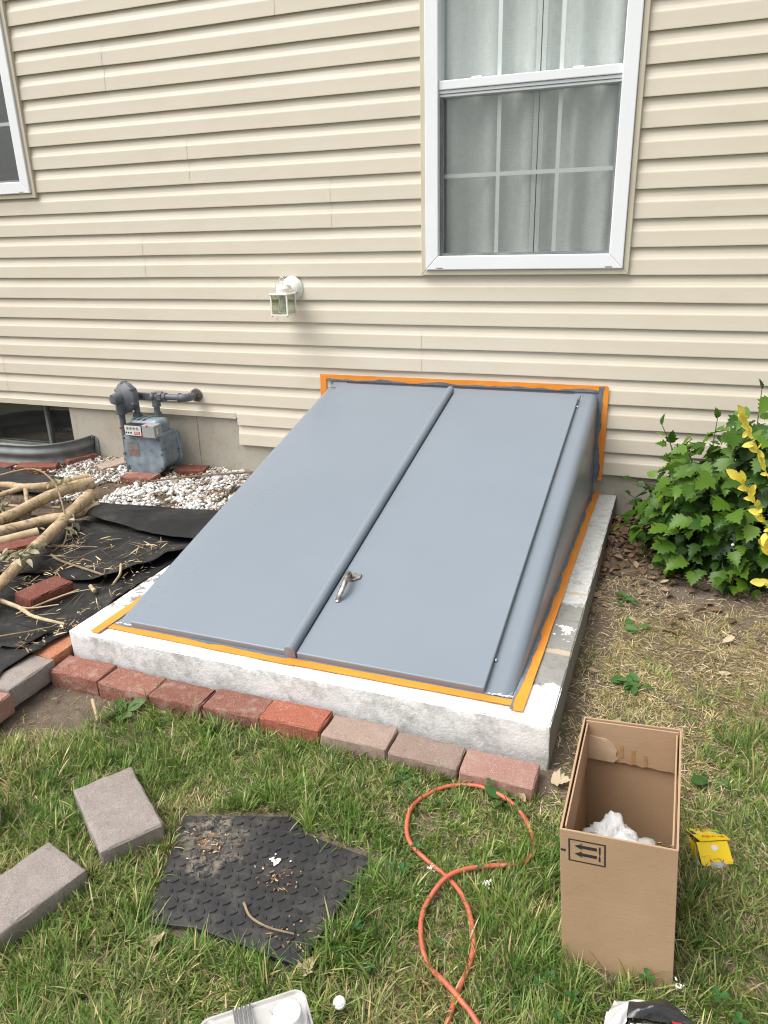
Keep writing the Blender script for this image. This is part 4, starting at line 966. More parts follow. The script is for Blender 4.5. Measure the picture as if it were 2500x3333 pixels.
branch('cut_branch', 'short dry stick lying on soil beside the first edging brick', [(-0.60, -2.075, -0.012), (-0.555, -2.115, -0.015), (-0.52, -2.15, -0.018)], 0.006, 0.004, 'pale_bark', seed=12, n=7, ends=False)

for lab, pts, ra, rb, mm in (('thin pale stick poking out beneath the uppermost branch', [(-2.25, -1.02, 0.10), (-2.0, -0.98, 0.10), (-1.80, -0.90, 0.085)], 0.008, 0.006, 'pale_bark'),
        ('thin brown stick crossing under the thick middle branch', [(-2.1, -1.12, 0.085), (-1.9, -1.10, 0.09), (-1.66, -1.15, 0.08)], 0.007, 0.005, 'thin_bark'),
        ('short dry stick beside the torn fabric edge', [(-1.02, -1.40, 0.10), (-0.97, -1.47, 0.095), (-0.945, -1.54, 0.09)], 0.006, 0.004, 'pale_bark'),
        ('dry stick lying parallel to the loose red brick', [(-1.06, -1.60, 0.075), (-1.10, -1.72, 0.078), (-1.14, -1.83, 0.075)], 0.004, 0.003, 'pale_bark'),
        ('slim stick on the fabric below the wilted leaf bunch', [(-1.50, -1.30, 0.078), (-1.38, -1.27, 0.08), (-1.28, -1.24, 0.078)], 0.005, 0.003, 'thin_bark')):
    branch('cut_branch', lab, pts, ra, rb, mm, seed=int(ra * 9000), n=7, ends=False)

# leaf shapes: outline (x across, y along), folded on the midrib
def leaf_mesh(name, outline_, mat, fold=0.25, droop=0.25, seed=0):
    n = len(outline_); L = max(p[1] for p in outline_)
    mid = [(0, L * k / 4) for k in range(5)]
    def z(x, y): return fold * abs(x) - droop * (y / L) ** 2 * L * 0.6 + 0.05 * L * math.sin(9 * y / L + seed) * abs(x) / L
    vs = [(x, y, z(x, y)) for x, y in mid]; fs = []
    for sg in (-1, 1):
        b = len(vs); vs += [(sg * x, y, z(x, y)) for x, y in outline_]
        k = 0
        for i in range(n):
            y = outline_[i][1]; m_ = min(range(5), key=lambda q: abs(mid[q][1] - y))
            if i < n - 1:
                m2 = min(range(5), key=lambda q: abs(mid[q][1] - outline_[i + 1][1]))
                f = (b + i, b + i + 1, m2) if m2 == m_ else (b + i, b + i + 1, m2, m_)
                fs.append(f if sg > 0 else tuple(reversed(f)))
    return mesh_np(name, vs, fs, mat, True)
LOBED = [(0.02, 0.0), (0.20, 0.02), (0.34, 0.10), (0.29, 0.17), (0.44, 0.27), (0.33, 0.33), (0.47, 0.48), (0.27, 0.49), (0.33, 0.62), (0.19, 0.64), (0.23, 0.78), (0.09, 0.80), (0.0, 1.0)]
LOBED2 = [(0.02, 0.0), (0.22, 0.03), (0.38, 0.12), (0.34, 0.20), (0.56, 0.40), (0.36, 0.38), (0.25, 0.44), (0.34, 0.60), (0.20, 0.62), (0.19, 0.80), (0.08, 0.84), (0.0, 1.0)]
OVAL = [(0.03, 0.0), (0.14, 0.12), (0.24, 0.3), (0.27, 0.5), (0.22, 0.7), (0.13, 0.88), (0.0, 1.0)]
CURL = [(0.02, 0.0), (0.2, 0.15), (0.3, 0.4), (0.24, 0.7), (0.0, 1.0)]
GREEN = [leaf_mesh('leaf', LOBED, 'leaf', 0.22, 0.3, 0), leaf_mesh('leaf', LOBED2, 'leaf', 0.3, 0.45, 1), leaf_mesh('leaf', LOBED, 'leaf', 0.4, 0.6, 2), leaf_mesh('leaf', LOBED2, 'leaf', 0.1, 0.15, 3)]
YEL = [leaf_mesh('leaf', OVAL, 'leaf_yellow', 0.35, 0.2, 0), leaf_mesh('leaf', OVAL, 'leaf_yellow', 0.5, -0.25, 1)]
WILT = [leaf_mesh('leaf', CURL, 'wilted', 0.9, 0.9, 0), leaf_mesh('leaf', CURL, 'wilted', 1.2, -0.8, 1)]
DEAD = [leaf_mesh('dead_leaf', LOBED2, 'dead_leaf', 0.6, -0.5, 0), leaf_mesh('dead_leaf', OVAL, 'dead_leaf', 0.7, -0.6, 1), leaf_mesh('dead_leaf', OVAL, 'dead_leaf', -0.5, 0.5, 2)]
WEED = [leaf_mesh('leaf', [(0.02, 0), (0.08, 0.15), (0.15, 0.3), (0.12, 0.36), (0.22, 0.52), (0.18, 0.6), (0.25, 0.75), (0.15, 0.92), (0.0, 1.0)], 'weed', 0.3, 0.35, 0), leaf_mesh('leaf', OVAL, 'weed', 0.3, 0.4, 1), leaf_mesh('leaf', OVAL, 'clover', 0.25, 0.2, 2)]
def mat_from(pos, direction, normal, size):
    y = Vector(direction).normalized(); z = Vector(normal); x = y.cross(z).normalized(); z = x.cross(y)
    return Matrix(((x.x * size, y.x * size, z.x * size, pos[0]), (x.y * size, y.y * size, z.y * size, pos[1]), (x.z * size, y.z * size, z.z * size, pos[2]), (0, 0, 0, 1)))
def put_leaf(me, parent, pos, d, nrm, size, name='leaf'):
    o = bpy.data.objects.new(name, me); COL.objects.link(o); o.parent = parent
    o.matrix_local = parent.matrix_basis.inverted() @ mat_from(pos, d, nrm, size) if parent is not None else mat_from(pos, d, nrm, size)
    return o

# wilted sprigs hanging on the branches
def sprig(label, base, tip, nleaf, size, seed):
    r = random.Random(seed); b, t_ = Vector(base), Vector(tip); root = empty('wilted_sprig', label, 'sprig', base, group='wilted sprigs on the cut branches')
    pts = catmull([b, b.lerp(t_, 0.5) + Vector((0.01, 0.01, 0.02)), t_], 5); MB().tube([p - b for p in pts], [0.003] * len(pts), 6).build('stem', 'thin_bark', root)
    for k in range(nleaf):
        p = b.lerp(t_, r.random()) + Vector((r.gauss(0, 0.012), r.gauss(0, 0.012), r.gauss(0, 0.008)))
        d = Vector((r.gauss(0, 1), r.gauss(0, 1), r.uniform(-1.4, 0.2))); put_leaf(r.choice(WILT), root, p, d, (r.gauss(0, 0.6), r.gauss(0, 0.6), 1), size * r.uniform(0.7, 1.2))
sprig('bunch of wilted grey green leaves on the long forked branch', (-1.38, -1.57, 0.15), (-1.40, -1.46, 0.155), 26, 0.042, 1)
sprig('bunch of wilted leaves hanging below the forked branch end', (-1.56, -1.07, 0.14), (-1.49, -1.17, 0.09), 14, 0.040, 2)
sprig('curled pale leaves on the ground by the sawn branch', (-1.60, -1.47, 0.085), (-1.53, -1.42, 0.085), 22, 0.038, 3)
sprig('drab leaf tuft under the uppermost branch at the photo edge', (-2.08, -1.02, 0.10), (-2.00, -1.08, 0.11), 22, 0.040, 4)
sprig('few wilted leaves dangling from the thick middle branch', (-1.90, -0.86, 0.19), (-1.87, -0.78, 0.18), 8, 0.036, 5)

# ------------------------------------------------------------------ gravel, litter
def icos():
    t_ = (1 + 5 ** 0.5) / 2
    v = np.array([(-1, t_, 0), (1, t_, 0), (-1, -t_, 0), (1, -t_, 0), (0, -1, t_), (0, 1, t_), (0, -1, -t_), (0, 1, -t_), (t_, 0, -1), (t_, 0, 1), (-t_, 0, -1), (-t_, 0, 1)]) / (1 + t_ * t_) ** 0.5
    f = np.array([(0, 11, 5), (0, 5, 1), (0, 1, 7), (0, 7, 10), (0, 10, 11), (1, 5, 9), (5, 11, 4), (11, 10, 2), (10, 7, 6), (7, 1, 8), (3, 9, 4), (3, 4, 2), (3, 2, 6), (3, 6, 8), (3, 8, 9), (4, 9, 5), (2, 4, 11), (6, 2, 10), (8, 6, 7), (9, 8, 1)])
    return v, f
def scatter_stones():
    v0, f0 = icos(); n = 6400
    x = RNG.uniform(-3.2, -0.70, n * 2); y = RNG.uniform(-0.95, -0.005, n * 2)
    edge = -0.80 + 0.06 * np.sin(x * 5) + 0.10 * (vnoise(x, y, 5, 3) - 0.5) + np.where(x < -2.0, 0.22, 0)
    bare = vnoise(x, y, 9, 4) < 0.36 * (1 - sstep(-0.6, -0.3, y) * 0.3)
    under = (np.abs(x + 1.78) < 0.12) & (y > -0.25)
    wl_ = (x < -2.38) & (y > -0.30)
    k = np.where((y > edge) & ~bare & ~under & ~wl_ & (x < -0.80))[0][:n]; x, y = x[k], y[k]; n = len(x)
    s = RNG.uniform(0.0070, 0.0155, n) * RNG.uniform(0.75, 1.0, n); sc = RNG.uniform(0.65, 1.35, (n, 3)) * s[:, None]; sc[:, 2] *= 0.75
    a = RNG.uniform(0, 6.28, n); tl = RNG.normal(0, 0.5, n)
    V = v0[None] * (1 + RNG.uniform(-0.22, 0.22, (n, 12, 1))) * sc[:, None, :]
    ca, sa, ct, st = np.cos(a)[:, None], np.sin(a)[:, None], np.cos(tl)[:, None], np.sin(tl)[:, None]
    X = V[..., 0] * ct - V[..., 2] * st; Zz = V[..., 0] * st + V[..., 2] * ct; Xr = X * ca - V[..., 1] * sa; Yr = X * sa + V[..., 1] * ca
    zb_ = 0.038 + 0.018 * RNG.random(n) + 0.008 * vnoise(x, y, 6, 9)
    P = np.stack([Xr + x[:, None], Yr + y[:, None], Zz + zb_[:, None]], -1).reshape(-1, 3)
    F = (f0[None] + 12 * np.arange(n)[:, None, None]).reshape(-1, 3)
    br = RNG.choice(3, n, p=[0.66, 0.24, 0.10]); base = np.array([(0.70, 0.70, 0.69), (0.52, 0.47, 0.40), (0.28, 0.24, 0.21)])[br] * RNG.uniform(0.8, 1.15, (n, 1))
    o = new_obj('white_gravel', mesh_np('white_gravel', P, F, 'stone', False, cols=np.repeat(np.clip(base, 0, 0.8), 12, 0)))
    tag(o, 'bed of white gravel chips along the foundation', 'gravel', kind='stuff')
scatter_stones()

def strips(n, x, y, z, length, width, cols, flat=1.0, name='litter', label='', cat='litter', mat='litter', curl=0.12):
    """n thin flat flakes or straws lying about"""
    a = RNG.uniform(0, 2 * np.pi, n); pit = RNG.normal(0, 0.18, n) * flat; rol = RNG.normal(0, 0.5, n)
    d = np.stack([np.cos(a) * np.cos(pit), np.sin(a) * np.cos(pit), np.sin(pit)], -1)
    w = np.stack([-np.sin(a) * np.cos(rol), np.cos(a) * np.cos(rol), np.sin(rol)], -1)
    c = np.stack([x, y, z], -1); up = np.array([0, 0, 1.0])
    rows = []
    for t_, ww in ((-0.5, 0.35), (-0.15, 1.0), (0.2, 0.9), (0.5, 0.15)):
        bend = (curl * length * (0.25 - t_ * t_))[:, None] * up
        p = c + d * (t_ * length)[:, None] + bend
        rows += [p - w * (ww * width / 2)[:, None], p + w * (ww * width / 2)[:, None]]
    P = np.stack(rows, 1).reshape(-1, 3); b = 8 * np.arange(n)[:, None, None]
    F = (np.array([(0, 1, 3, 2), (2, 3, 5, 4), (4, 5, 7, 6)])[None] + b).reshape(-1, 4)
    o = new_obj(name, mesh_np(name, P, F, mat, True, cols=np.repeat(cols, 8, 0)))
    return tag(o, label, cat, kind='stuff')
def pick(n, pal, p=None, j=0.2): return np.clip(np.array(pal)[RNG.choice(len(pal), n, p=p)] * RNG.uniform(1 - j, 1 + j, (n, 1)), 0, 0.9)
BROWN = [(0.16, 0.095, 0.05), (0.27, 0.18, 0.10), (0.09, 0.055, 0.035), (0.38, 0.29, 0.18)]
STRAW = [(0.60, 0.49, 0.29), (0.50, 0.39, 0.22), (0.66, 0.57, 0.38), (0.38, 0.28, 0.16)]
n = 6500; x = RNG.uniform(-3.0, -0.85, n); y = RNG.uniform(-0.85, -0.02, n)
k = ((vnoise(x, y, 9, 4) < 0.45) & (RNG.random(n) < 0.7)) | (vnoise(x, y, 6, 21) > 0.72) | ((np.hypot(x + 1.62, (y + 0.10) * 1.3) < 0.22)) | ((np.hypot(x + 2.13, y + 0.08) < 0.2)); x, y = x[k], y[k]; n = len(x)
strips(n, x, y, 0.056 + 0.016 * RNG.random(n), RNG.uniform(0.008, 0.040, n), RNG.uniform(0.002, 0.010, n), pick(n, BROWN), name='mulch_litter', label='brown leaf bits and mulch scattered over the gravel')
n = 9000; x = RNG.uniform(-2.6, -0.86, n); y = RNG.uniform(-2.05, -0.85, n)
k = (((vnoise(x, y, 6, 23) > 0.68) & (RNG.random(n) < 0.55)) | ((vnoise(x, y, 15, 24) > 0.78) & (RNG.random(n) < 0.7)) | (RNG.random(n) < 0.025)) & ~((x > -1.62) & (y > -1.06)); x, y = x[k], y[k]; n = len(x)
strips(n, x, y, 0.076 + 0.008 * RNG.random(n), 0.006 + 0.05 * RNG.random(n) ** 2.2, 0.0012 + 0.0065 * RNG.random(n) ** 2.5, pick(n, STRAW + BROWN[:2], None, 0.35), name='twig_litter', label='dry twigs, bark and leaf scraps littering the black fabric')

n = 260; x = RNG.uniform(-2.4, -0.95, n); y = RNG.uniform(-2.0, -0.95, n); k = (vnoise(x, y, 4, 25) > 0.45) & ~((x > -1.62) & (y > -1.10)); x, y = x[k], y[k]; n = len(x)
strips(n, x, y, 0.080 + 0.008 * RNG.random(n), RNG.uniform(0.05, 0.16, n), RNG.uniform(0.002, 0.005, n), pick(n, STRAW + BROWN[:2], None, 0.35), 0.5, name='stick_litter', label='thin dry sticks strewn over the black fabric', curl=0.05)

# ------------------------------------------------------------------ grass and straw
def inside(x, y, poly):
    x = np.asarray(x); y = np.asarray(y); r = np.zeros(x.shape, bool); j = len(poly) - 1
    for i in range(len(poly)):
        xi, yi = poly[i]; xj, yj = poly[j]
        r ^= ((yi > y) != (yj > y)) & (x < (xj - xi) * (y - yi) / (yj - yi + 1e-12) + xi); j = i
    return r
MATP = [(-0.050, -2.380), (0.230, -2.285), (0.258, -2.331), (0.449, -2.347), (0.440, -2.43), (0.417, -2.655), (0.332, -2.654), (0.168, -2.650), (0.060, -2.673)]
def rect(cx, cy, w, d, rz, g=0.0):
    c, s = math.cos(rz), math.sin(rz); return [(cx + a * c - b * s, cy + a * s + b * c) for a, b in ((-w / 2 - g, -d / 2 - g), (w / 2 + g, -d / 2 - g), (w / 2 + g, d / 2 + g), (-w / 2 - g, d / 2 + g))]
BLOCK = [rect(-0.0145, -0.97, 1.60, 1.95, 0, 0.004), rect(-0.02, -1.98, 1.60, 0.10, 0, 0.004), [(0.2 + (x - 0.2) * 1.05, -2.49 + (y + 2.49) * 1.08) for x, y in MATP], rect(-0.196, -2.448, 0.15, 0.256, 0.965), rect(-0.232, -2.715, 0.15, 0.215, -0.26),
         rect(1.0075, -2.267, 0.209, 0.365, 0, 0.004), rect(-0.862, -2.092, 0.098, 0.19, 0), rect(-0.838, -2.29, 0.098, 0.19, 0.08), rect(0.50, -2.93, 0.17, 0.11, 0.70), rect(1.085, -2.575, 0.14, 0.09, 0.15), rect(1.185, -2.075, 0.06, 0.07, 0.35)]
def blades(name, label, n, xr, yr, dens, length, width, lean, colfn, seed, segw=(0.8, 1.0, 0.75), zoff=0.0, clump=0):
    r = np.random.default_rng(seed)
    if clump:
        nc = n // clump; cx0 = r.uniform(xr[0], xr[1], nc); cy0 = r.uniform(yr[0], yr[1], nc); keep = r.random(nc) < dens(cx0, cy0)
        cx0, cy0 = cx0[keep], cy0[keep]; nb = np.maximum(3, (clump * r.uniform(0.35, 1.65, len(cx0))).astype(int)); ci = np.repeat(np.arange(len(cx0)), nb); n = len(ci)
        oa = r.uniform(0, 2 * np.pi, n); orr = np.abs(r.normal(0, 0.008, n)); x = cx0[ci] + orr * np.cos(oa); y = cy0[ci] + orr * np.sin(oa)
        cs = r.random(len(cx0))[ci]; cl = r.uniform(0.6, 1.5, len(cx0))[ci]; k = np.ones(n, bool)
    else:
        x = r.uniform(xr[0], xr[1], n); y = r.uniform(yr[0], yr[1], n); oa = r.uniform(0, 2 * np.pi, n); orr = np.zeros(n); cs = r.random(n); cl = np.ones(n)
        k = r.random(n) < dens(x, y)
    for b in BLOCK: k &= ~inside(x, y, b)
    k &= ~((x < -0.80) & (y > -3.0))
    x, y, oa, orr, cs, cl = x[k], y[k], oa[k], orr[k], cs[k], cl[k]; n = len(x)
    L = length(x, y, r) * cl; W_ = width(r, n); ln = lean(x, y, r) + orr * 25
    fld = vnoise(x, y, 5.5, seed + 1) * 12.6; a = np.where(r.random(n) < (0.62 if clump else 0.0), oa, fld) + r.normal(0, 0.6, n)
    d = np.stack([np.cos(a), np.sin(a)], -1); side = np.stack([-np.sin(a + r.normal(0, 0.5, n)), np.cos(a)], -1)
    side /= np.linalg.norm(side, axis=1)[:, None]
    z = gz(x, y) - 0.004 + zoff; rows = []
    th = np.clip(ln, 0.05, 1.5); hgt = np.zeros(n); out = np.zeros(n); rows_c = []
    T = (0, 0.4, 0.75, 1.0)
    for i, t_ in enumerate(T):
        if i:
            seg = (t_ - T[i - 1]) * L; ang = np.clip(th * (0.45 + 0.75 * t_), 0, 1.75); hgt = hgt + seg * np.cos(ang); out = out + seg * np.sin(ang)
        hh_ = np.maximum(hgt, 0.003 if i else 0)
        rows_c.append((x + d[:, 0] * out, y + d[:, 1] * out, z + hh_))
    for i, (a_, b_, c_z) in enumerate(rows_c):
        p = np.stack([a_, b_, c_z], -1)
        if i < 3:
            w = (W_ * segw[i] / 2)[:, None]; s3 = np.concatenate([side, np.zeros((n, 1))], 1); rows += [p - s3 * w, p + s3 * w]
        else: rows.append(p)
    P = np.stack(rows, 1).reshape(-1, 3); b = 7 * np.arange(n)[:, None, None]
    F = np.concatenate([(np.array([(0, 1, 3), (0, 3, 2), (2, 3, 5), (2, 5, 4), (4, 5, 6)])[None] + b).reshape(-1, 3)])
    C = colfn(x, y, r, n) * (0.72 + 0.56 * cs)[:, None]; C7 = np.repeat(C, 7, 0).reshape(n, 7, 3)
    tip = r.random(n) < 0.35
    C7[tip, 6] = np.array((0.45, 0.40, 0.20)); C7[:, 0:2] *= 0.9  # blade roots darkened to imitate shade in the gaps of the turf
    o = new_obj(name, mesh_np(name, P, F, 'grass', True, cols=np.clip(C7.reshape(-1, 3), 0, 0.9)))
    return tag(o, label, 'grass', kind='stuff')
def lawn(x, y):
    """1 where the lawn is green, 0 where it is scorched or bare"""
    g = 1 - 0.95 * sstep(-2.20, -1.80, y) * sstep(0.80, 0.86, x) * (1 - 0.9 * sstep(1.12, 1.30, x) * (1 - sstep(-1.85, -1.45, y)))
    n_ = vnoise(x, y, 5, 31); n2 = vnoise(x, y, 13, 32)
    g = g * sstep(-0.55, -0.35, x + 0.9 * (-2.08 - y) + 0.2 * (n_ - 0.5))
    return np.clip(g * (0.45 + 0.75 * n_ + 0.3 * (n2 - 0.5)), 0, 1)
def soilbare(x, y):
    """bare strip beside the curb and under the shrub"""
    b = sstep(0.92, 0.82, x + 0.08 * (vnoise(x, y, 6, 33) - 0.5)) * sstep(-2.12, -1.98, y) * sstep(0.7, 0.78, x)
    b = np.maximum(b, sstep(-1.12, -0.78, y + 0.25 * (vnoise(x, y, 4, 34) - 0.5)))
    b2 = sstep(-0.42, -0.60, x + 0.2 * (vnoise(x, y, 6, 35) - 0.5)) * sstep(-2.34, -2.16, y + 0.1 * (vnoise(x, y, 8, 36) - 0.5))
    return np.maximum(b, b2)
GREENS = np.array([(0.100, 0.200, 0.034), (0.145, 0.255, 0.045), (0.225, 0.330, 0.070), (0.370, 0.420, 0.155), (0.070, 0.150, 0.040)])
DRY = np.array([(0.55, 0.45, 0.25), (0.63, 0.54, 0.33), (0.45, 0.35, 0.18), (0.36, 0.33, 0.13), (0.56, 0.43, 0.22)])
def gcol(x, y, r, n):
    f = vnoise(x, y, 7, 41); c = GREENS[np.clip((f * 4 + r.normal(0, 1.1, n)).astype(int), 0, 4)].copy()
    dry = r.random(n) < 0.09 + 0.28 * sstep(0.5, 0.9, vnoise(x, y, 4, 42)) + 0.10 * sstep(-2.5, -2.75, y)
    c[dry] = DRY[r.integers(0, 5, dry.sum())]
    return c * r.uniform(0.75, 1.3, (n, 1))
blades('green_grass', 'green unmown lawn grass in front of the bricks', 340000, (-0.8, 1.75), (-3.05, -1.30), lambda x, y: lawn(x, y) * (1 - 0.95 * soilbare(x, y)) * 0.98,
       lambda x, y, r: np.clip(r.normal(0.034, 0.013, len(x)) * (0.55 + 0.9 * vnoise(x, y, 6, 51)), 0.010, 0.085), lambda r, n: 0.0013 + 0.0028 * r.random(n) ** 1.6,
       lambda x, y, r: r.normal(0.72, 0.34, len(x)) + 0.35 * (vnoise(x, y, 5, 52) - 0.5), gcol, 61, clump=13)
blades('dry_grass', 'scorched straw coloured grass thinning towards the curb', 190000, (-0.8, 1.75), (-3.05, -0.60),
       lambda x, y: np.clip((1 - lawn(x, y)) * (0.75 + 0.6 * vnoise(x, y, 6, 43)) * (1 - 0.96 * soilbare(x, y)) + 0.24, 0, 1) * (1 - 0.94 * soilbare(x, y)),
       lambda x, y, r: r.uniform(0.012, 0.042, len(x)), lambda r, n: r.uniform(0.0014, 0.0028, n), lambda x, y, r: r.normal(1.32, 0.22, len(x)),
       lambda x, y, r, n: np.where((r.random(n) < 0.86 - 0.35 * vnoise(x, y, 5, 44))[:, None], DRY[r.integers(0, 5, n)], GREENS[r.integers(1, 4, n)] * np.array((1.3, 1.0, 0.9))) * r.uniform(0.75, 1.2, (n, 1)), 62)
blades('outer_grass', 'thin grass continuing beyond the photo edges', 60000, (-3.5, 3.4), (-5.2, -0.9), lambda x, y: ((x > 1.75) | (y < -3.05)) * 0.9 * (1 - 0.9 * soilbare(x, y)),
       lambda x, y, r: r.uniform(0.03, 0.07, len(x)), lambda r, n: r.uniform(0.004, 0.007, n), lambda x, y, r: r.normal(0.9, 0.3, len(x)), gcol, 63)
n = 24000; x = RNG.uniform(0.79, 1.75, n); y = RNG.uniform(-2.1, -0.35, n)
k = (vnoise(x, y, 6, 71) + 0.5 * RNG.random(n) > 0.60); x, y = x[k], y[k]; n = len(x)
strips(n, x, y, gz(x, y) + 0.006 * RNG.random(n) + 0.003, RNG.uniform(0.01, 0.06, n) * RNG.uniform(0.3, 1, n), RNG.uniform(0.0008, 0.0024, n), pick(n, STRAW + [(0.2, 0.14, 0.08)], None, 0.35), name='straw_litter', label='dead straw lying on the bare soil beside the curb')
n = 700; x = np.clip(RNG.normal(1.02, 0.16, n), 0.80, 1.6); y = -0.05 - np.abs(RNG.normal(0, 0.33, n))
strips(n, x, y, gz(x, y) + 0.014 * RNG.random(n) + 0.004, RNG.uniform(0.025, 0.06, n), RNG.uniform(0.015, 0.032, n), pick(n, [(0.20, 0.12, 0.075), (0.30, 0.20, 0.13), (0.13, 0.08, 0.05)]), name='leaf_litter', label='brown dead leaves heaped under the shrub', curl=0.5)

# ------------------------------------------------------------------ shrubs
shrub = empty('leafy_shrub', 'leafy green shrub with toothed leaves growing against the house', 'shrub', (1.40, -0.34, 0.0))
sr = random.Random(17)
leaves = []
def dome(n, inner):
    for _ in range(n):
        while True:
            th = sr.uniform(0, 2 * math.pi); cz_ = sr.uniform(-0.30, 1); r = sr.uniform(0.55, 0.85) if inner else sr.uniform(0.82, 1.06)
            s_ = math.sqrt(max(0, 1 - cz_ * cz_)); d = Vector((math.cos(th) * s_, math.sin(th) * s_, cz_))
            x = 1.45 + d.x * r * 0.56; y = -0.42 + d.y * r * 0.36; z = 0.13 + d.z * r * (0.40 + 0.20 * min(1, max(0, (x - 0.95) / 0.5)))
            bump_ = 1 + 0.18 * fbm((x * 5, y * 5, z * 5), 1, 2)
            z = 0.13 + (z - 0.13) * bump_
            if y < -0.03 and z > 0.02: break
        out = Vector((d.x, d.y - 0.35, d.z * 0.7 + 0.55 + sr.gauss(0, 0.25))) + Vector((sr.gauss(0, 0.35), sr.gauss(0, 0.35), 0))
        dr = Vector((d.x + sr.gauss(0, 0.5), d.y - 0.4 + sr.gauss(0, 0.5), -0.45 + sr.gauss(0, 0.35)))
        leaves.append((Vector((x, y, z)), dr, out, sr.uniform(0.045, 0.10), inner))
dome(470, False)
# sprigs that break the outline
stems = MB()
for tip, b in (((0.96, -0.22, 0.52), (1.06, -0.20, 0.18)), ((1.00, -0.20, 0.44), (1.08, -0.22, 0.15)), ((1.17, -0.30, 0.585), (1.20, -0.3, 0.25)), ((1.315, -0.32, 0.71), (1.34, -0.33, 0.30)),
               ((1.42, -0.30, 0.74), (1.42, -0.34, 0.3)), ((0.855, -0.30, 0.29), (1.06, -0.28, 0.16)), ((0.86, -0.30, 0.22), (1.06, -0.30, 0.10)), ((0.90, -0.32, 0.14), (1.08, -0.33, 0.06)), ((0.98, -0.55, 0.20), (1.20, -0.45, 0.18)), ((1.05, -0.62, 0.22), (1.25, -0.5, 0.2)), ((1.02, -0.64, 0.06), (1.2, -0.5, 0.05)),
               ((1.60, -0.3, 0.72), (1.58, -0.3, 0.3)), ((1.25, -0.72, 0.08), (1.3, -0.5, 0.1))):
    b, tip = Vector(b), Vector(tip); path = catmull([b, b.lerp(tip, 0.5) + Vector((sr.gauss(0, 0.03), sr.gauss(0, 0.03), 0.015)), tip], 5)
    stems.tube([p - Vector((1.40, -0.34, 0)) for p in path], [0.0035 - 0.002 * i / len(path) for i in range(len(path))], 6)
    for k in range(6):
        p = b.lerp(tip, 0.35 + 0.65 * k / 5); d = Vector((sr.gauss(0, 1), sr.gauss(-0.3, 0.8), sr.uniform(-0.3, 0.5))); 
        leaves.append((p, d if k < 5 else (tip - b) + d * 0.1, Vector((sr.gauss(0, 0.4), -0.5, 1)), sr.uniform(0.05, 0.085) * (1 - 0.05 * k), False))
for k in range(14):
    a = sr.uniform(0, 6.28); p1 = Vector((1.42 + 0.35 * math.cos(a), -0.38 + 0.24 * math.sin(a), sr.uniform(0.25, 0.5)))
    path = catmull([Vector((1.40 + sr.gauss(0, 0.05), -0.34 + sr.gauss(0, 0.04), 0.0)), Vector((1.41 + 0.2 * math.cos(a), -0.36 + 0.13 * math.sin(a), 0.18)), p1], 5)
    stems.tube([p - Vector((1.40, -0.34, 0)) for p in path], [0.007 - 0.004 * i / len(path) for i in range(len(path))], 6)
stems.build('stems', 'stem', shrub, True)
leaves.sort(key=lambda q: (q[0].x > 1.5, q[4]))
for (p, d, nn, s_, inn) in leaves[:300]: put_leaf(sr.choice(GREEN), shrub, p, d, nn, s_)
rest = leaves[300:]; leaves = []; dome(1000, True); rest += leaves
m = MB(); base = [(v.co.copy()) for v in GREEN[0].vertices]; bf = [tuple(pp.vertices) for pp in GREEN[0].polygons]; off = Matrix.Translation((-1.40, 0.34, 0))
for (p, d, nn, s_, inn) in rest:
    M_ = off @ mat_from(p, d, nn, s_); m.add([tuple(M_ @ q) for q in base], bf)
o = m.build('inner_leaves', 'leaf_shaded', shrub, True); o['kind'] = 'stuff'

eu = empty('yellow_shrub', 'yellow leaved euonymus poking out of the green shrub', 'shrub', (1.56, -0.52, 0.0))
st = MB(); er = random.Random(5)
for pts, nl in (([(1.46, -0.76, 0.22), (1.40, -0.80, 0.38), (1.33, -0.82, 0.50), (1.273, -0.82, 0.62), (1.222, -0.82, 0.71)], 34), ([(1.50, -0.74, 0.10), (1.43, -0.80, 0.22), (1.36, -0.82, 0.315), (1.29, -0.82, 0.42), (1.238, -0.82, 0.49)], 32), ([(1.50, -0.72, 0.2), (1.43, -0.80, 0.32), (1.365, -0.83, 0.42)], 14),
                ([(1.54, -0.70, 0.05), (1.45, -0.80, 0.09), (1.37, -0.83, 0.11)], 9), ([(1.50, -0.70, 0.3), (1.44, -0.80, 0.44), (1.385, -0.84, 0.56)], 22), ([(1.50, -0.74, 0.02), (1.45, -0.82, 0.10), (1.40, -0.85, 0.20), (1.34, -0.85, 0.26)], 22), ([(1.58, -0.6, 0.3), (1.62, -0.73, 0.45), (1.66, -0.75, 0.55)], 20), ([(1.56, -0.62, 0.1), (1.60, -0.72, 0.25), (1.62, -0.78, 0.33)], 18)):
    path = catmull([(1.56, -0.52, 0.0)] + pts, 6); st.tube([p - Vector((1.56, -0.52, 0)) for p in path], [0.004 - 0.002 * i / len(path) for i in range(len(path))], 6)
    P_ = catmull(pts, 8); N = len(P_)
    for k in range(nl):
        i = int((k / (nl - 1)) ** 0.8 * (N - 1)); p = P_[i]; t_ = (P_[min(i + 1, N - 1)] - P_[max(i - 1, 0)]).normalized()
        sd_ = Vector((er.gauss(0, 1), er.gauss(-0.4, 0.8), er.gauss(0.2, 0.8))); d = (t_ * 0.35 + sd_.normalized())
        if k >= nl - 4: d = t_ + sd_.normalized() * 0.7
        put_leaf(er.choice(YEL), eu, p, d, Vector((er.gauss(0, 0.4), -0.8, 0.7)), er.uniform(0.028, 0.048) * (1.35 if k >= nl - 4 else 1))
st.build('stems', 'stem_yellow', eu, True)

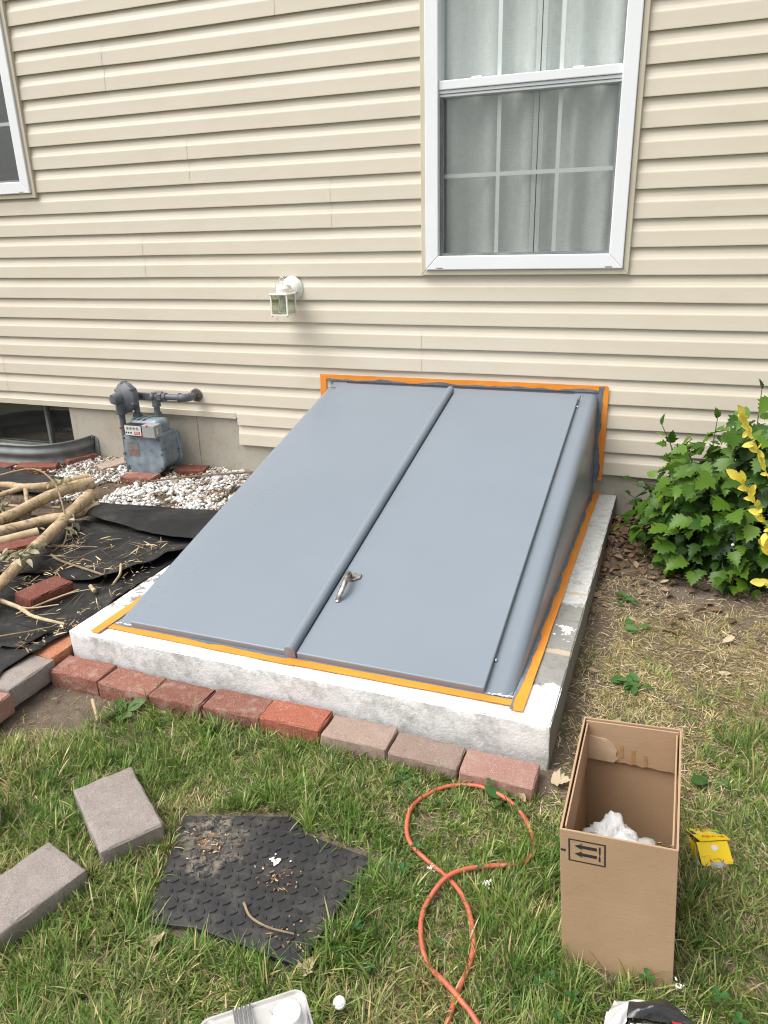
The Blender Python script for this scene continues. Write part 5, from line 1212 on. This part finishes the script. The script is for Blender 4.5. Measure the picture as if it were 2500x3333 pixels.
def dandelion(label, base, tip):
    b, t_ = Vector(base), Vector(tip); o = empty('dandelion_stalk', label, 'dandelion', base, group='dandelion stalks by the shrub')
    MB().tube([p - b for p in catmull([b, b.lerp(t_, 0.5) + Vector((0.012, 0, 0.01)), t_], 5)], 0.0018, 6).build('stalk', 'thin_bark', o)
    c = t_ - b; MB().lathe([(0.002, -0.005), (0.0055, -0.002), (0.0065, 0.002), (0.004, 0.006), (0.001, 0.0075)], c, (0, 0, 1), 12).build('seed_head', 'fluff', o, True)
dandelion('taller dandelion stalk with white head in front of the shrub', (1.272, -0.72, -0.005), (1.257, -0.73, 0.205))
dandelion('shorter leaning dandelion stalk nearer the curb, white headed', (1.105, -0.66, -0.005), (1.152, -0.61, 0.105))

# dead leaves that can be told apart
for i, (lab, x, y, s_, k) in enumerate((('pale dead oak leaf at the end of the brick row', 0.800, -1.965, 0.075, 0), ('cream dead leaf on grass below the pinkish paver', 0.752, -2.065, 0.045, 1), ('small cream dead leaf against the third edging brick', -0.352, -2.040, 0.040, 1),
        ('tan curled dead leaf on straw, midway to the shrub', 1.236, -1.110, 0.060, 1), ('tan curled leaf on straw beyond the cardboard box', 1.255, -1.30, 0.055, 2), ('brown dead leaf in grass at the lower mat edge', 0.100, -2.685, 0.060, 0),
        ('tan lobed leaf at the lowest corner of the mat', 0.425, -2.670, 0.055, 0), ('yellowish dead leaf on the bare soil strip by the curb', 0.858, -1.425, 0.045, 1), ('buff round leaf on soil beside the curb', 0.925, -1.03, 0.045, 2),
        ('cream leaf on bare soil in front of the shrub litter', 0.925, -0.62, 0.055, 1), ('pale broken leaf nearest the curb and shrub', 0.885, -0.47, 0.06, 0), ('bleached leaf on soil between curb and dandelions', 1.02, -0.73, 0.045, 1),
        ('whitish leaf curl at the far end of the scorched grass', 1.385, -1.42, 0.05, 2), ('small tan leaf on the soil by the grey edging paver', -0.735, -2.085, 0.035, 1))):
    o = put_leaf(DEAD[k], None, (x, y, float(gz(x, y)) + 0.012), (math.cos(i * 2.3), math.sin(i * 2.3), 0.05), (0.2 * math.sin(i), -0.25, 1), s_ * 0.72, 'dead_leaf')
    tag(o, lab, 'leaf', 'dead leaves lying about')

def weed(label, x, y, n, size, seed, flat=False):
    r = random.Random(seed); zz = float(gz(x, y)); o = empty('broadleaf_weed', label, 'weed', (x, y, zz), group='low broadleaf weeds')
    for k in range(n):
        a = r.uniform(0, 6.28) if flat else 2 * math.pi * k / n + r.gauss(0, 0.45); q = r.uniform(0.0, 0.035) if flat else r.uniform(0, 0.012)
        b = r.uniform(0, 6.28) if flat else a
        put_leaf(r.choice(WEED), o, (x + q * math.cos(a), y + q * math.sin(a), zz + (0.014 if flat else 0.006) + r.uniform(0, 0.006)), (math.cos(b), math.sin(b), r.uniform(-0.1, 0.3) if flat else r.uniform(0.1, 0.9)),
                 (r.gauss(0, 0.35), r.gauss(-0.2, 0.35), 1), size * r.uniform(0.5, 1.2))
weed('broad green weed rosette below the second edging brick', -0.475, -2.075, 10, 0.065, 1)
weed('small green weed sprouting at the fourth edging brick', -0.165, -2.05, 9, 0.055, 2)
weed('low green weed by the bare soil strip above the box', 0.965, -1.475, 16, 0.038, 3, True)
weed('green weed in front of the brown paver, near the hose loop', 0.43, -2.085, 9, 0.04, 4)
weed('green weed leaves on soil closest to the shrub litter', 0.90, -0.93, 6, 0.055, 5, True)
weed('green leaves lying on soil partway along the curb', 0.955, -1.10, 5, 0.045, 6, True)
weed('pale toothed weed in the grass above the yellow sleeve', 1.19, -1.83, 6, 0.06, 7)
weed('jagged green weed at the pinkish paver end', 0.70, -2.075, 7, 0.05, 8)
weed('single broad weed in the grass right of the mat tip', 0.515, -2.60, 4, 0.05, 9)

def clover():
    r = random.Random(9); m = MB(); sp = [(x, y) for x, y in ((r.uniform(0.45, 1.5), r.uniform(-2.9, -1.95)) for _ in range(75))]
    for (x, y) in sp:
        if any(bool(inside(np.array([x]), np.array([y]), b)[0]) for b in BLOCK): continue
        if 0.8 < x < 1.15 and y > -2.1: continue
        z = float(gz(x, y)) + r.uniform(0.02, 0.045); a0 = r.uniform(0, 6.28); s_ = r.uniform(0.008, 0.015)
        m.tube([(x, y, z - 0.03), (x, y, z)], 0.0008, 3)
        for k in range(3):
            a = a0 + k * 2.094; c, s = math.cos(a), math.sin(a); pts = [(0, 0), (0.45, -0.4), (0.95, -0.42), (1.15, 0), (0.95, 0.42), (0.45, 0.4)]
            m.add([(x + s_ * (u * c - w * s), y + s_ * (u * s + w * c), z + s_ * (0.25 * u + 0.35 * abs(w))) for u, w in pts], [(0, 1, 2, 3), (0, 3, 4, 5)])
    o = m.build('clover', 'clover', None, True); tag(o, 'clover leaves scattered through the lawn near the hose and box', 'clover', kind='stuff')
clover()
m = MB(); r = random.Random(12)
for cx_, cy_2 in ((1.118, -2.475), (1.125, -2.53), (0.60, -2.36), (0.72, -2.36)):
    for k in range(16):
        p = Vector((cx_ + r.gauss(0, 0.005), cy_2 + r.gauss(0, 0.005), float(gz(cx_, cy_2)) + 0.038 + r.uniform(0, 0.010)))
        m.add([tuple(p + Vector((r.gauss(0, 0.0022), r.gauss(0, 0.0022), r.gauss(0, 0.0022)))) for _ in range(4)], [(0, 1, 2), (0, 2, 3), (1, 2, 3)])
tag(m.build('clover_blossom', 'fluff', None), 'tiny white clover blossoms among the grass', 'clover blossom', kind='stuff')

# ------------------------------------------------------------------ rubber mat
mz = -0.036
mt_ = empty('rubber_mat', 'black rubber mat with raised tread lying askew on the grass', 'mat', (0, 0, 0))
ang = math.atan2(-2.285 + 2.380, 0.230 + 0.050)
def mzf(x, y): return mz + 0.002 * math.sin(x * 9 + y * 5)
m = MB(); nn = 60; x0, x1, y0, y1 = -0.06, 0.46, -2.68, -2.28
den = []
P0 = [Vector((p[0], p[1])) for p in MATP]
for i in range(len(P0)):
    a, b = P0[i], P0[(i + 1) % len(P0)]; k = max(2, int((b - a).length / 0.02)); den += [a.lerp(b, q / k) for q in range(k)]
m.loft([[(p.x, p.y, mzf(p.x, p.y) - 0.009) for p in den], [(p.x, p.y, mzf(p.x, p.y)) for p in den]])
m.build('sheet', 'rubber', mt_, bevel=0.0015)
m = MB(); g = 0.0232; ca, sa = math.cos(ang - 0.10), math.sin(ang - 0.10)
for i in range(-30, 40):
    for j in range(-30, 40):
        u = i * g; w = j * g; x = 0.2 + u * ca - w * sa; y = -2.48 + u * sa + w * ca
        if not inside(np.array([x]), np.array([y]), MATP)[0] or min(abs(x - 9), 1) < 0: continue
        a = (ang - 0.10) + (0.62 if (i + j) % 2 else 0.62 + math.pi / 2); L_, w_2, h_ = 0.0102, 0.0036, 0.0030
        c, s = math.cos(a), math.sin(a); z = mzf(x, y)
        ring = [(L_ * t_, w_2 * (1 - t_ * t_)) for t_ in (-1, -0.6, -0.2, 0.2, 0.6, 1)]; ring += [(p[0], -p[1]) for p in ring[-2:0:-1]]
        if not all(inside(np.array([x + 1.25 * px * c]), np.array([y + 1.25 * px * s]), MATP)[0] for px in (-L_, L_)): continue
        vs_ = [(x + px * c - py * s, y + px * s + py * c, z - 0.0003) for px, py in ring] + [(x + 0.8 * px * c - 0.55 * py * s, y + 0.8 * px * s + 0.55 * py * c, z + h_) for px, py in ring]; k = len(ring)
        m.add(vs_, [(q, (q + 1) % k, k + (q + 1) % k, k + q) for q in range(k)] + [tuple(range(k, 2 * k))])
o = m.build('tread_pattern', 'rubber', mt_, True); o['kind'] = 'stuff'
n = 150; cl = RNG.choice(3, n, p=[0.55, 0.3, 0.15]); cc = np.array([(0.06, -2.44), (0.265, -2.475), (0.37, -2.60)])[cl]; x = cc[:, 0] + RNG.normal(0, 0.032, n); y = cc[:, 1] + RNG.normal(0, 0.022, n)
k = inside(x, y, MATP); x, y = x[k], y[k]; n = len(x)
strips(n, x, y, np.array([mzf(a, b) for a, b in zip(x, y)]) + 0.005, RNG.uniform(0.004, 0.018, n) * RNG.uniform(0.4, 1, n), RNG.uniform(0.001, 0.0045, n), pick(n, [(0.36, 0.2, 0.09), (0.22, 0.11, 0.05), (0.5, 0.4, 0.24)]), name='mat_litter', label='brown leaf crumbs and straw lying on the rubber mat')
b_ = branch('dry_twig', 'thin curved dark twig lying across the rubber mat', [(0.235, -2.565, mz + 0.008), (0.27, -2.595, mz + 0.012), (0.32, -2.605, mz + 0.012), (0.375, -2.598, mz + 0.008)], 0.003, 0.002, 'thin_bark', 14, 6, False, cat='twig', group=None)
m = MB(); r = random.Random(2)
for k in range(16):
    q = abs(r.gauss(0, 0.010)); a = r.uniform(0, 6.28); c = Vector((0.247 + 1.3 * q * math.cos(a), -2.432 + q * math.sin(a), mzf(0.247, -2.43) + 0.0025)); s_ = 0.0025 + 0.006 * max(0, 1 - q / 0.016) * r.random()
    m.lathe([(s_, 0), (s_ * 0.8, 0.0012), (s_ * 0.2, 0.0018)], c, (0.1 * r.gauss(0, 1), 0.1, 1), 9)
tag(m.build('bird_dropping', 'fluff', None, True), 'white splash of bird dropping on the rubber mat', 'dropping')

# ------------------------------------------------------------------ air hose
H1 = [(0.700, -3.05), (0.708, -2.85), (0.724, -2.668), (0.726, -2.595), (0.733, -2.530), (0.728, -2.480), (0.705, -2.425), (0.672, -2.378), (0.626, -2.341), (0.582, -2.319), (0.520, -2.281), (0.494, -2.228), (0.491, -2.162), (0.528, -2.096), (0.568, -2.066)]
H2 = [(0.630, -2.052), (0.699, -2.071), (0.755, -2.114), (0.793, -2.175), (0.797, -2.233), (0.772, -2.270), (0.720, -2.289), (0.658, -2.329), (0.627, -2.368), (0.609, -2.426), (0.612, -2.475), (0.633, -2.530), (0.660, -2.564), (0.700, -2.591), (0.739, -2.617), (0.782, -2.647), (0.87, -2.75), (0.99, -3.0)]
pts = []
for i, (x, y) in enumerate(H1 + H2):
    z = float(gz(x, y)) + 0.013 + 0.004 * math.sin(i * 1.3)
    if i >= len(H1) and (math.hypot(x - 0.64, y + 2.345) < 0.04 or math.hypot(x - 0.727, y + 2.605) < 0.04): z += 0.013
    pts.append((x, y, z))
o = MB().tube(catmull(pts, 10), 0.0054, 12).build('air_hose', 'hose', None, True)
tag(o, 'orange rubber air hose looped in a figure eight on the grass', 'hose')

# ------------------------------------------------------------------ cardboard box
box = empty('cardboard_box', 'tall open brown cardboard box standing in the grass', 'box', (1.0085, -2.2675, -0.055), (0.0, -0.070, 0.0))
W2, D2_, Hh, tk = 0.1045, 0.1825, 0.340, 0.004
MB().box((-W2, -D2_, 0), (W2, -D2_ + tk, Hh)).build('front_panel', 'cardboard', box, bevel=0.0012)
MB().box((-W2, D2_ - tk, 0), (W2, D2_, Hh + 0.003)).build('back_panel', 'cardboard', box, bevel=0.0012)
MB().prism([(-D2_ + tk, 0), (D2_ - tk, 0), (D2_ - tk, Hh + 0.004), (D2_ * 0.55, Hh + 0.005), (-D2_ + tk, Hh - 0.002)], -W2, -W2 + tk, 'x').build('side_panel', 'cardboard', box)
MB().prism([(-D2_ + tk, 0), (D2_ - tk, 0), (D2_ - tk, Hh + 0.002), (-D2_ + tk, Hh - 0.001)], W2 - tk, W2, 'x').build('side_panel', 'cardboard', box)
MB().box((-W2 + tk, -D2_ + tk, 0.002), (W2 - tk, D2_ - tk, 0.006)).build('bottom_panel', 'cardboard', box)
rb_ = random.Random(6)
edge = [(-W2 + 0.006 + (2 * W2 - 0.012) * k / 16, Hh - 0.095 + 0.012 * k / 16 * -1 + rb_.uniform(-0.003, 0.004)) for k in range(17)]
MB().prism([(-W2 + 0.006, Hh + 0.001), ] + edge + [(W2 - 0.006, Hh + 0.001)], D2_ - tk - 0.010, D2_ - tk - 0.006, 'y').build('folded_flap', 'cardboard', box)
MB().prism([(-W2 + 0.007, Hh - 0.034), (-0.052, Hh - 0.040), (-0.036, Hh - 0.055), (-0.030, Hh - 0.066), (-0.033, Hh - 0.080), (-0.027, Hh - 0.088), (-0.038, Hh - 0.100), (-W2 + 0.007, Hh - 0.097)], D2_ - tk - 0.0125, D2_ - tk - 0.0105, 'y').build('torn_patch', 'torn_card', box)
for xx, a, b in ((0.001, 0.058, 0.098), (0.028, 0.07, 0.100), (-0.024, 0.05, 0.085)):
    MB().box((xx, D2_ - tk - 0.0108, Hh - b), (xx + 0.008, D2_ - tk - 0.0102, Hh - a)).build('glue_strip', 'glue', box)
for sg in (-1, 1):
    xx = sg * (W2 - tk - 0.004)
    e2 = [(-D2_ + 0.012 + (2 * D2_ - 0.03) * k / 12, Hh - 0.088 + rb_.uniform(-0.003, 0.003)) for k in range(13)]
    MB().prism([(-D2_ + 0.012, Hh - 0.001)] + e2 + [(D2_ - 0.018, Hh - 0.001)], min(xx, xx - sg * 0.003), max(xx, xx - sg * 0.003), 'x').build('folded_flap', 'cardboard', box)
# handling mark: frame, two arrows on their side, wavy line
yf = -D2_ - 0.0006; bx0, bz0 = -W2 + 0.018, Hh - 0.082
def ink(polys, name='handling_mark'):
    m = MB()
    for p in polys: m.add([(x, yf, z) for x, z in p], [tuple(range(len(p)))])
    m.build(name, 'ink', box)
def R_(x0, z0, x1, z1): return [(x0, z0), (x1, z0), (x1, z1), (x0, z1)]
x0, x1, z0, z1 = bx0 - 0.002, bx0 + 0.066, bz0 + 0.012, bz0 + 0.064; e = 0.0028
ink([R_(x0, z0, x1, z0 + e), R_(x0, z1 - e, x1, z1), R_(x0, z0 + e, x0 + e, z1 - e), R_(x1 - e, z0 + e, x1, z1 - e)], 'mark_frame')
for zc in (z0 + 0.037, z0 + 0.019):
    ink([[(x0 + 0.011, zc), (x0 + 0.026, zc - 0.0075), (x0 + 0.0235, zc - 0.0035), (x0 + 0.052, zc - 0.0035), (x0 + 0.052, zc + 0.0035), (x0 + 0.0235, zc + 0.0035), (x0 + 0.026, zc + 0.0075)]], 'mark_arrow')
ink([[(x0 + 0.0555, z0 + 0.010), (x0 + 0.0585, z0 + 0.010), (x0 + 0.0585, z0 + 0.018), (x0 + 0.0575, z0 + 0.024), (x0 + 0.0588, z0 + 0.030), (x0 + 0.0588, z0 + 0.044), (x0 + 0.0555, z0 + 0.044), (x0 + 0.0555, z0 + 0.030), (x0 + 0.0568, z0 + 0.024), (x0 + 0.0552, z0 + 0.018)]], 'mark_bar')
ink([R_(-W2 + 0.0015, bz0 + 0.032, -W2 + 0.011, bz0 + 0.037)], 'mark_stub')

def crumple(name, size, loc, seed, mat, label, cat, sub=44, amp=0.5):
    vs = []; N = sub
    for i in range(N + 1):
        th = math.pi * i / N
        for j in range(2 * N):
            ph = math.pi * j / N; d = Vector((math.sin(th) * math.cos(ph), math.sin(th) * math.sin(ph), math.cos(th)))
            q = d * 1.3 + Vector((seed, seed * 2, 0)); r_ = 1 + amp * fbm(q * 1.1, 1.0, 2) - 0.6 * amp * abs(fbm(q * 1.9, 1.0, 2)) + 0.45 * amp * max(0, 0.25 - abs(fbm(q * 3.4 + Vector((5, 1, 2)), 1.0, 1))) + 0.05 * fbm(q * 6, 1, 2)
            vs.append((d.x * r_ * size[0], d.y * r_ * size[1], d.z * r_ * size[2]))
    M2 = 2 * N; fs = [(i * M2 + j, (i + 1) * M2 + j, (i + 1) * M2 + (j + 1) % M2, i * M2 + (j + 1) % M2) for i in range(N) for j in range(M2)]
    o = new_obj(name, mesh_np(name, vs, fs, mat, True)); o.location = loc
    return tag(o, label, cat)
crumple('plastic_bag', (0.078, 0.088, 0.066), (0.978, -2.335, 0.118), 3, 'bag', 'crumpled white plastic bag stuffed inside the cardboard box', 'plastic bag')
crumple('clear_wrap', (0.045, 0.05, 0.045), (1.030, -2.35, 0.135), 8, 'clear', 'clear plastic wrap next to the white bag in the box', 'plastic wrap')
crumple('clear_wrap', (0.034, 0.05, 0.045), (0.930, -2.385, 0.150), 11, 'clear', 'clear plastic wrap at the front corner of the box', 'plastic wrap')
o = MB().box((1.040, -2.405, 0.186), (1.047, -2.375, 0.1885)).build('paper_tag', 'white_print', None); tag(o, 'small white paper tag on the clear wrap in the box', 'tag')

# ------------------------------------------------------------------ yellow card sleeve
sl = empty('card_sleeve', 'bright yellow printed card sleeve lying in the grass', 'packaging', (0, 0, 0))
TLu, TRu, BRu, BLu = [Vector(p) for p in ((1.124, -2.006, -0.035), (1.200, -1.987, -0.035), (1.222, -2.066, 0.012), (1.158, -2.095, 0.012))]
TLl, TRl, BRl, BLl = [Vector(p) for p in ((1.150, -2.096, 0.008), (1.215, -2.069, 0.008), (1.234, -2.095, -0.030), (1.167, -2.125, -0.030))]
def slab(q, name, mat, t_=0.0008):
    nr = (q[1] - q[0]).cross(q[3] - q[0]).normalized(); nr = nr if nr.z > 0 else -nr
    return MB().loft([[tuple(p - nr * t_) for p in q], [tuple(p) for p in q]]).build(name, mat, sl)
slab([TLu, TRu, BRu, BLu], 'upper_panel', 'yellow_card'); slab([TLl, TRl, BRl, BLl], 'lower_panel', 'yellow_card')
dn = Vector((0, 0, -0.022))
slab([TLu + Vector((-0.002, -0.004, -0.004)), BLu + Vector((-0.010, 0, -0.010)), BLl + Vector((-0.010, 0, -0.012)), TLu + Vector((0.0, -0.02, -0.02))], 'side_panel', 'yellow_card')
slab([BLl + Vector((-0.003, 0.002, -0.001)), TLl.lerp(BLl, 0.55) + Vector((-0.006, 0, -0.006)), TLl.lerp(BLl, 0.55) + Vector((-0.008, -0.004, -0.02)), BLl + Vector((-0.004, 0, -0.014))], 'inner_tab', 'grey_card')
def on(q, u, v, h):                                         # u from right edge to left, v from back edge to front
    a = q[1].lerp(q[0], u); b = q[2].lerp(q[3], u); nr = (q[1] - q[0]).cross(q[3] - q[0]).normalized(); nr = nr if nr.z > 0 else -nr
    return a.lerp(b, v) + nr * h
def patch(q, u0, u1, v0, v1, name, mat, h=0.0006): MB().add([tuple(on(q, u, v, h)) for u, v in ((u0, v0), (u1, v0), (u1, v1), (u0, v1))], [(0, 1, 2, 3)]).build(name, mat, sl)
U = [TLu, TRu, BRu, BLu]; Lw = [TLl, TRl, BRl, BLl]
patch(U, 0.02, 0.98, 0.24, 0.34, 'green_band', 'green_print'); patch(U, 0.02, 0.98, 0.34, 0.55, 'dark_band', 'navy_print')
def text_on(body, q, u0, u1, v0, v1, name, mat, h=0.0012):
    cu = bpy.data.curves.new('lettering', 'FONT'); cu.body = body; cu.size = 1.0
    to = bpy.data.objects.new('lettering', cu); COL.objects.link(to)
    bpy.context.view_layer.update(); dg = bpy.context.evaluated_depsgraph_get(); me = bpy.data.meshes.new_from_object(to.evaluated_get(dg))
    bpy.data.objects.remove(to)
    co = np.array([v.co[:] for v in me.vertices]); lo, hi = co.min(0), co.max(0)
    for v in me.vertices:
        fu = (v.co.x - lo[0]) / (hi[0] - lo[0]); fv = (v.co.y - lo[1]) / (hi[1] - lo[1])
        v.co = on(q, u0 + (u1 - u0) * fu, v0 + (v1 - v0) * fv, h)
    me.materials.clear(); me.materials.append(MAT[mat]); new_obj(name, me, sl)
text_on('CLEARCUT', U, 0.10, 0.86, 0.38, 0.52, 'printed_lettering', 'white_print')
text_on('Purdy', U, 0.12, 0.80, 0.60, 0.84, 'printed_lettering', 'red_print')
def disc(q, u, v, ru, rv, name, mat, h): MB().add([tuple(on(q, u + ru * math.cos(a), v + rv * math.sin(a), h)) for a in [2 * math.pi * k / 24 for k in range(24)]], [tuple(range(24))]).build(name, mat, sl)
disc(Lw, 0.47, 0.27, 0.105, 0.13, 'pale_dot', 'pink_dot', 0.0006)
disc(Lw, 0.50, 0.80, 0.22, 0.16, 'hole_shadow', 'red_print', 0.0005); disc(Lw, 0.49, 0.74, 0.20, 0.14, 'oval_tab', 'yellow_card', 0.0014); text_on('Purdy', Lw, 0.36, 0.62, 0.70, 0.78, 'printed_lettering', 'red_print', 0.0022)
bl = [on(Lw, u, 1.0, 0.0) for u in (0.24, 0.76)]
MB().add([tuple(on(Lw, 0.26, 0.86, 0.001)), tuple(on(Lw, 0.74, 0.86, 0.001)), tuple(on(Lw, 0.74, 1.08, 0.001)), tuple(on(Lw, 0.62, 1.20, -0.001)), tuple(on(Lw, 0.42, 1.22, -0.001)), tuple(on(Lw, 0.27, 1.08, 0.001))], [(0, 1, 2, 3, 4, 5)]).build('grey_tongue', 'grey_card', sl)

# ------------------------------------------------------------------ paint can at the bottom edge
can = empty('paint_can', 'white oblong metal can with round white cap', 'can', (0.500, -2.932, -0.062), (0, 0, 0.70))
def rrect(w, d, r, n=6):
    pts = []
    for cx_, cy_2, a0 in ((w / 2 - r, -d / 2 + r, -90), (w / 2 - r, d / 2 - r, 0), (-w / 2 + r, d / 2 - r, 90), (-w / 2 + r, -d / 2 + r, 180)):
        for k in range(n + 1):
            a = math.radians(a0 + 90 * k / n); pts.append((cx_ + r * math.cos(a), cy_2 + r * math.sin(a)))
    return pts
def ring3(w, d, r, z): return [(x, y, z) for x, y in rrect(w, d, r)]
MB().loft([ring3(0.166, 0.106, 0.018, 0.0), ring3(0.166, 0.106, 0.018, 0.234)]).build('body', 'white_plastic', can, True)
MB().loft([ring3(0.166, 0.106, 0.018, 0.232), ring3(0.172, 0.112, 0.020, 0.233), ring3(0.172, 0.112, 0.020, 0.242), ring3(0.166, 0.106, 0.018, 0.242), ring3(0.162, 0.102, 0.016, 0.237), ring3(0.150, 0.092, 0.014, 0.2365), ring3(0.146, 0.088, 0.013, 0.239)]).build('top_rim', 'can_metal', can, True)
MB().loft([ring3(0.060, 0.078, 0.008, 0.2385) , ring3(0.056, 0.074, 0.007, 0.2410)]).build('raised_panel', 'can_metal', can, True)
MB().lathe([(0.030, 0.2392), (0.029, 0.243), (0.0215, 0.245), (0.021, 0.249)], (0.050, 0.004, 0), (0, 0, 1), 28).build('cap_seat', 'white_plastic', can, True)
MB().lathe([(0.0225, 0.2485), (0.0228, 0.250), (0.0222, 0.266), (0.0205, 0.2685), (0.019, 0.269), (0.018, 0.268)], (0.050, 0.004, 0), (0, 0, 1), 32).build('cap', 'white_plastic', can, True)
rows = []
for i in range(15):
    yy = -0.056 + 0.112 * i / 14; hz_ = 0.2425 + 0.010 * math.sin(math.pi * i / 14)
    top_ = [(-0.030 + 0.0009 * k, yy, hz_ + 0.0016 * math.cos(k * 2 * math.pi / 8)) for k in range(33)]
    rows.append(top_ + [(x, y, z - 0.0012) for x, y, z in reversed(top_)])
m = MB().loft(rows)
m.build('ridged_handle', 'wire', can, True)

# ------------------------------------------------------------------ pouch at the lower corner
po = empty('plastic_pouch', 'crumpled black and white plastic pouch in the lower corner', 'pouch', (1.085, -2.59, 0.0))
def film(name, corners, mat, seed, amp=0.010, n=18, puff=0.02):
    vs = []; c = [Vector(q) for q in corners]
    for i in range(n + 1):
        for j in range(n + 1):
            u, v = i / n, j / n; p = c[0].lerp(c[1], u).lerp(c[3].lerp(c[2], u), v)
            p = p + Vector((0, -0.3, 1)) * (puff * math.sin(math.pi * u) * math.sin(math.pi * v) + amp * fbm((p.x * 24, p.y * 24, seed), 1, 3)); vs.append(tuple(p - Vector((1.085, -2.59, 0.0))))
    I = np.arange((n + 1) ** 2).reshape(n + 1, n + 1); F = np.stack([I[:-1, :-1], I[1:, :-1], I[1:, 1:], I[:-1, 1:]], -1).reshape(-1, 4)
    o = new_obj(name, mesh_np(name, vs, F, mat, True), po); return o
film('black_flap', [(1.034, -2.578, 0.012), (1.150, -2.548, 0.008), (1.098, -2.518, 0.010), (1.034, -2.545, 0.010)], 'pouch_black', 1, 0.006)
film('white_back', [(1.000, -2.560, -0.02), (1.095, -2.520, -0.012), (1.070, -2.500, -0.03), (1.010, -2.520, -0.03)], 'pouch_white', 2, 0.008)
film('white_side', [(0.992, -2.66, -0.03), (1.034, -2.58, 0.006), (1.032, -2.548, 0.004), (0.998, -2.560, -0.012)], 'pouch_white', 3, 0.006)
fr_ = film('printed_front', [(1.020, -2.68, -0.02), (1.150, -2.64, -0.02), (1.140, -2.552, 0.003), (1.040, -2.582, 0.006)], 'pouch_white', 4, 0.003, 18, 0.012)
def ringmark(cx_, cy_2, rx, ry, name, mat):
    m = MB(); n = 24; P = []
    for k in range(n):
        a = 2 * math.pi * k / n; sx, sy = abs(math.cos(a)) ** 0.5 * math.copysign(1, math.cos(a)), abs(math.sin(a)) ** 0.5 * math.copysign(1, math.sin(a))
        for s_ in (1.0, 0.82): P.append((cx_ + rx * sx * s_ - 1.085, cy_2 + ry * sy * s_ + 2.59, 0.0175 - 0.05 * max(0, -2.585 - (cy_2 + ry * sy * s_))))
    m.add(P, [(2 * k, 2 * ((k + 1) % n), 2 * ((k + 1) % n) + 1, 2 * k + 1) for k in range(n)]); m.build(name, mat, po)
ringmark(1.070, -2.592, 0.012, 0.014, 'outlined_letter', 'ink'); ringmark(1.098, -2.590, 0.013, 0.016, 'outlined_letter', 'ink'); ringmark(1.045, -2.602, 0.009, 0.014, 'outlined_letter', 'ink')
MB().add([(1.108 - 1.085, -2.562 + 2.59, 0.016), (1.124 - 1.085, -2.558 + 2.59, 0.014), (1.126 - 1.085, -2.566 + 2.59, 0.0155), (1.111 - 1.085, -2.570 + 2.59, 0.0175)], [(0, 1, 2, 3)]).build('red_mark', 'red', po)

# ------------------------------------------------------------------ small odds and ends
o = empty('bottle_cap', 'small round white plastic cap lying in the grass near the can', 'cap', (0.527, -2.705, -0.024), (0.5, 0.2, 0))
MB().lathe([(0.0115, -0.006), (0.012, 0.0), (0.0115, 0.006), (0.0095, 0.008)], (0, 0, 0), (0, 0, 1), 24).build('shell', 'white_plastic', o, True)
MB().lathe([(0.007, 0.008), (0.0065, 0.0105), (0.005, 0.011)], (0, 0, 0), (0, 0, 1), 20).build('button', 'white_plastic', o, True)
o = empty('plastic_cup', 'white plastic cup at the photo edge above the cut off paver', 'cup', (-0.505, -2.580, -0.052))
MB().lathe([(0.036, 0.0), (0.038, 0.004), (0.046, 0.088), (0.048, 0.090), (0.048, 0.094), (0.044, 0.094), (0.036, 0.006)], (0, 0, 0), (0, 0, 1), 32).build('cup_wall', 'white_plastic', o, True)
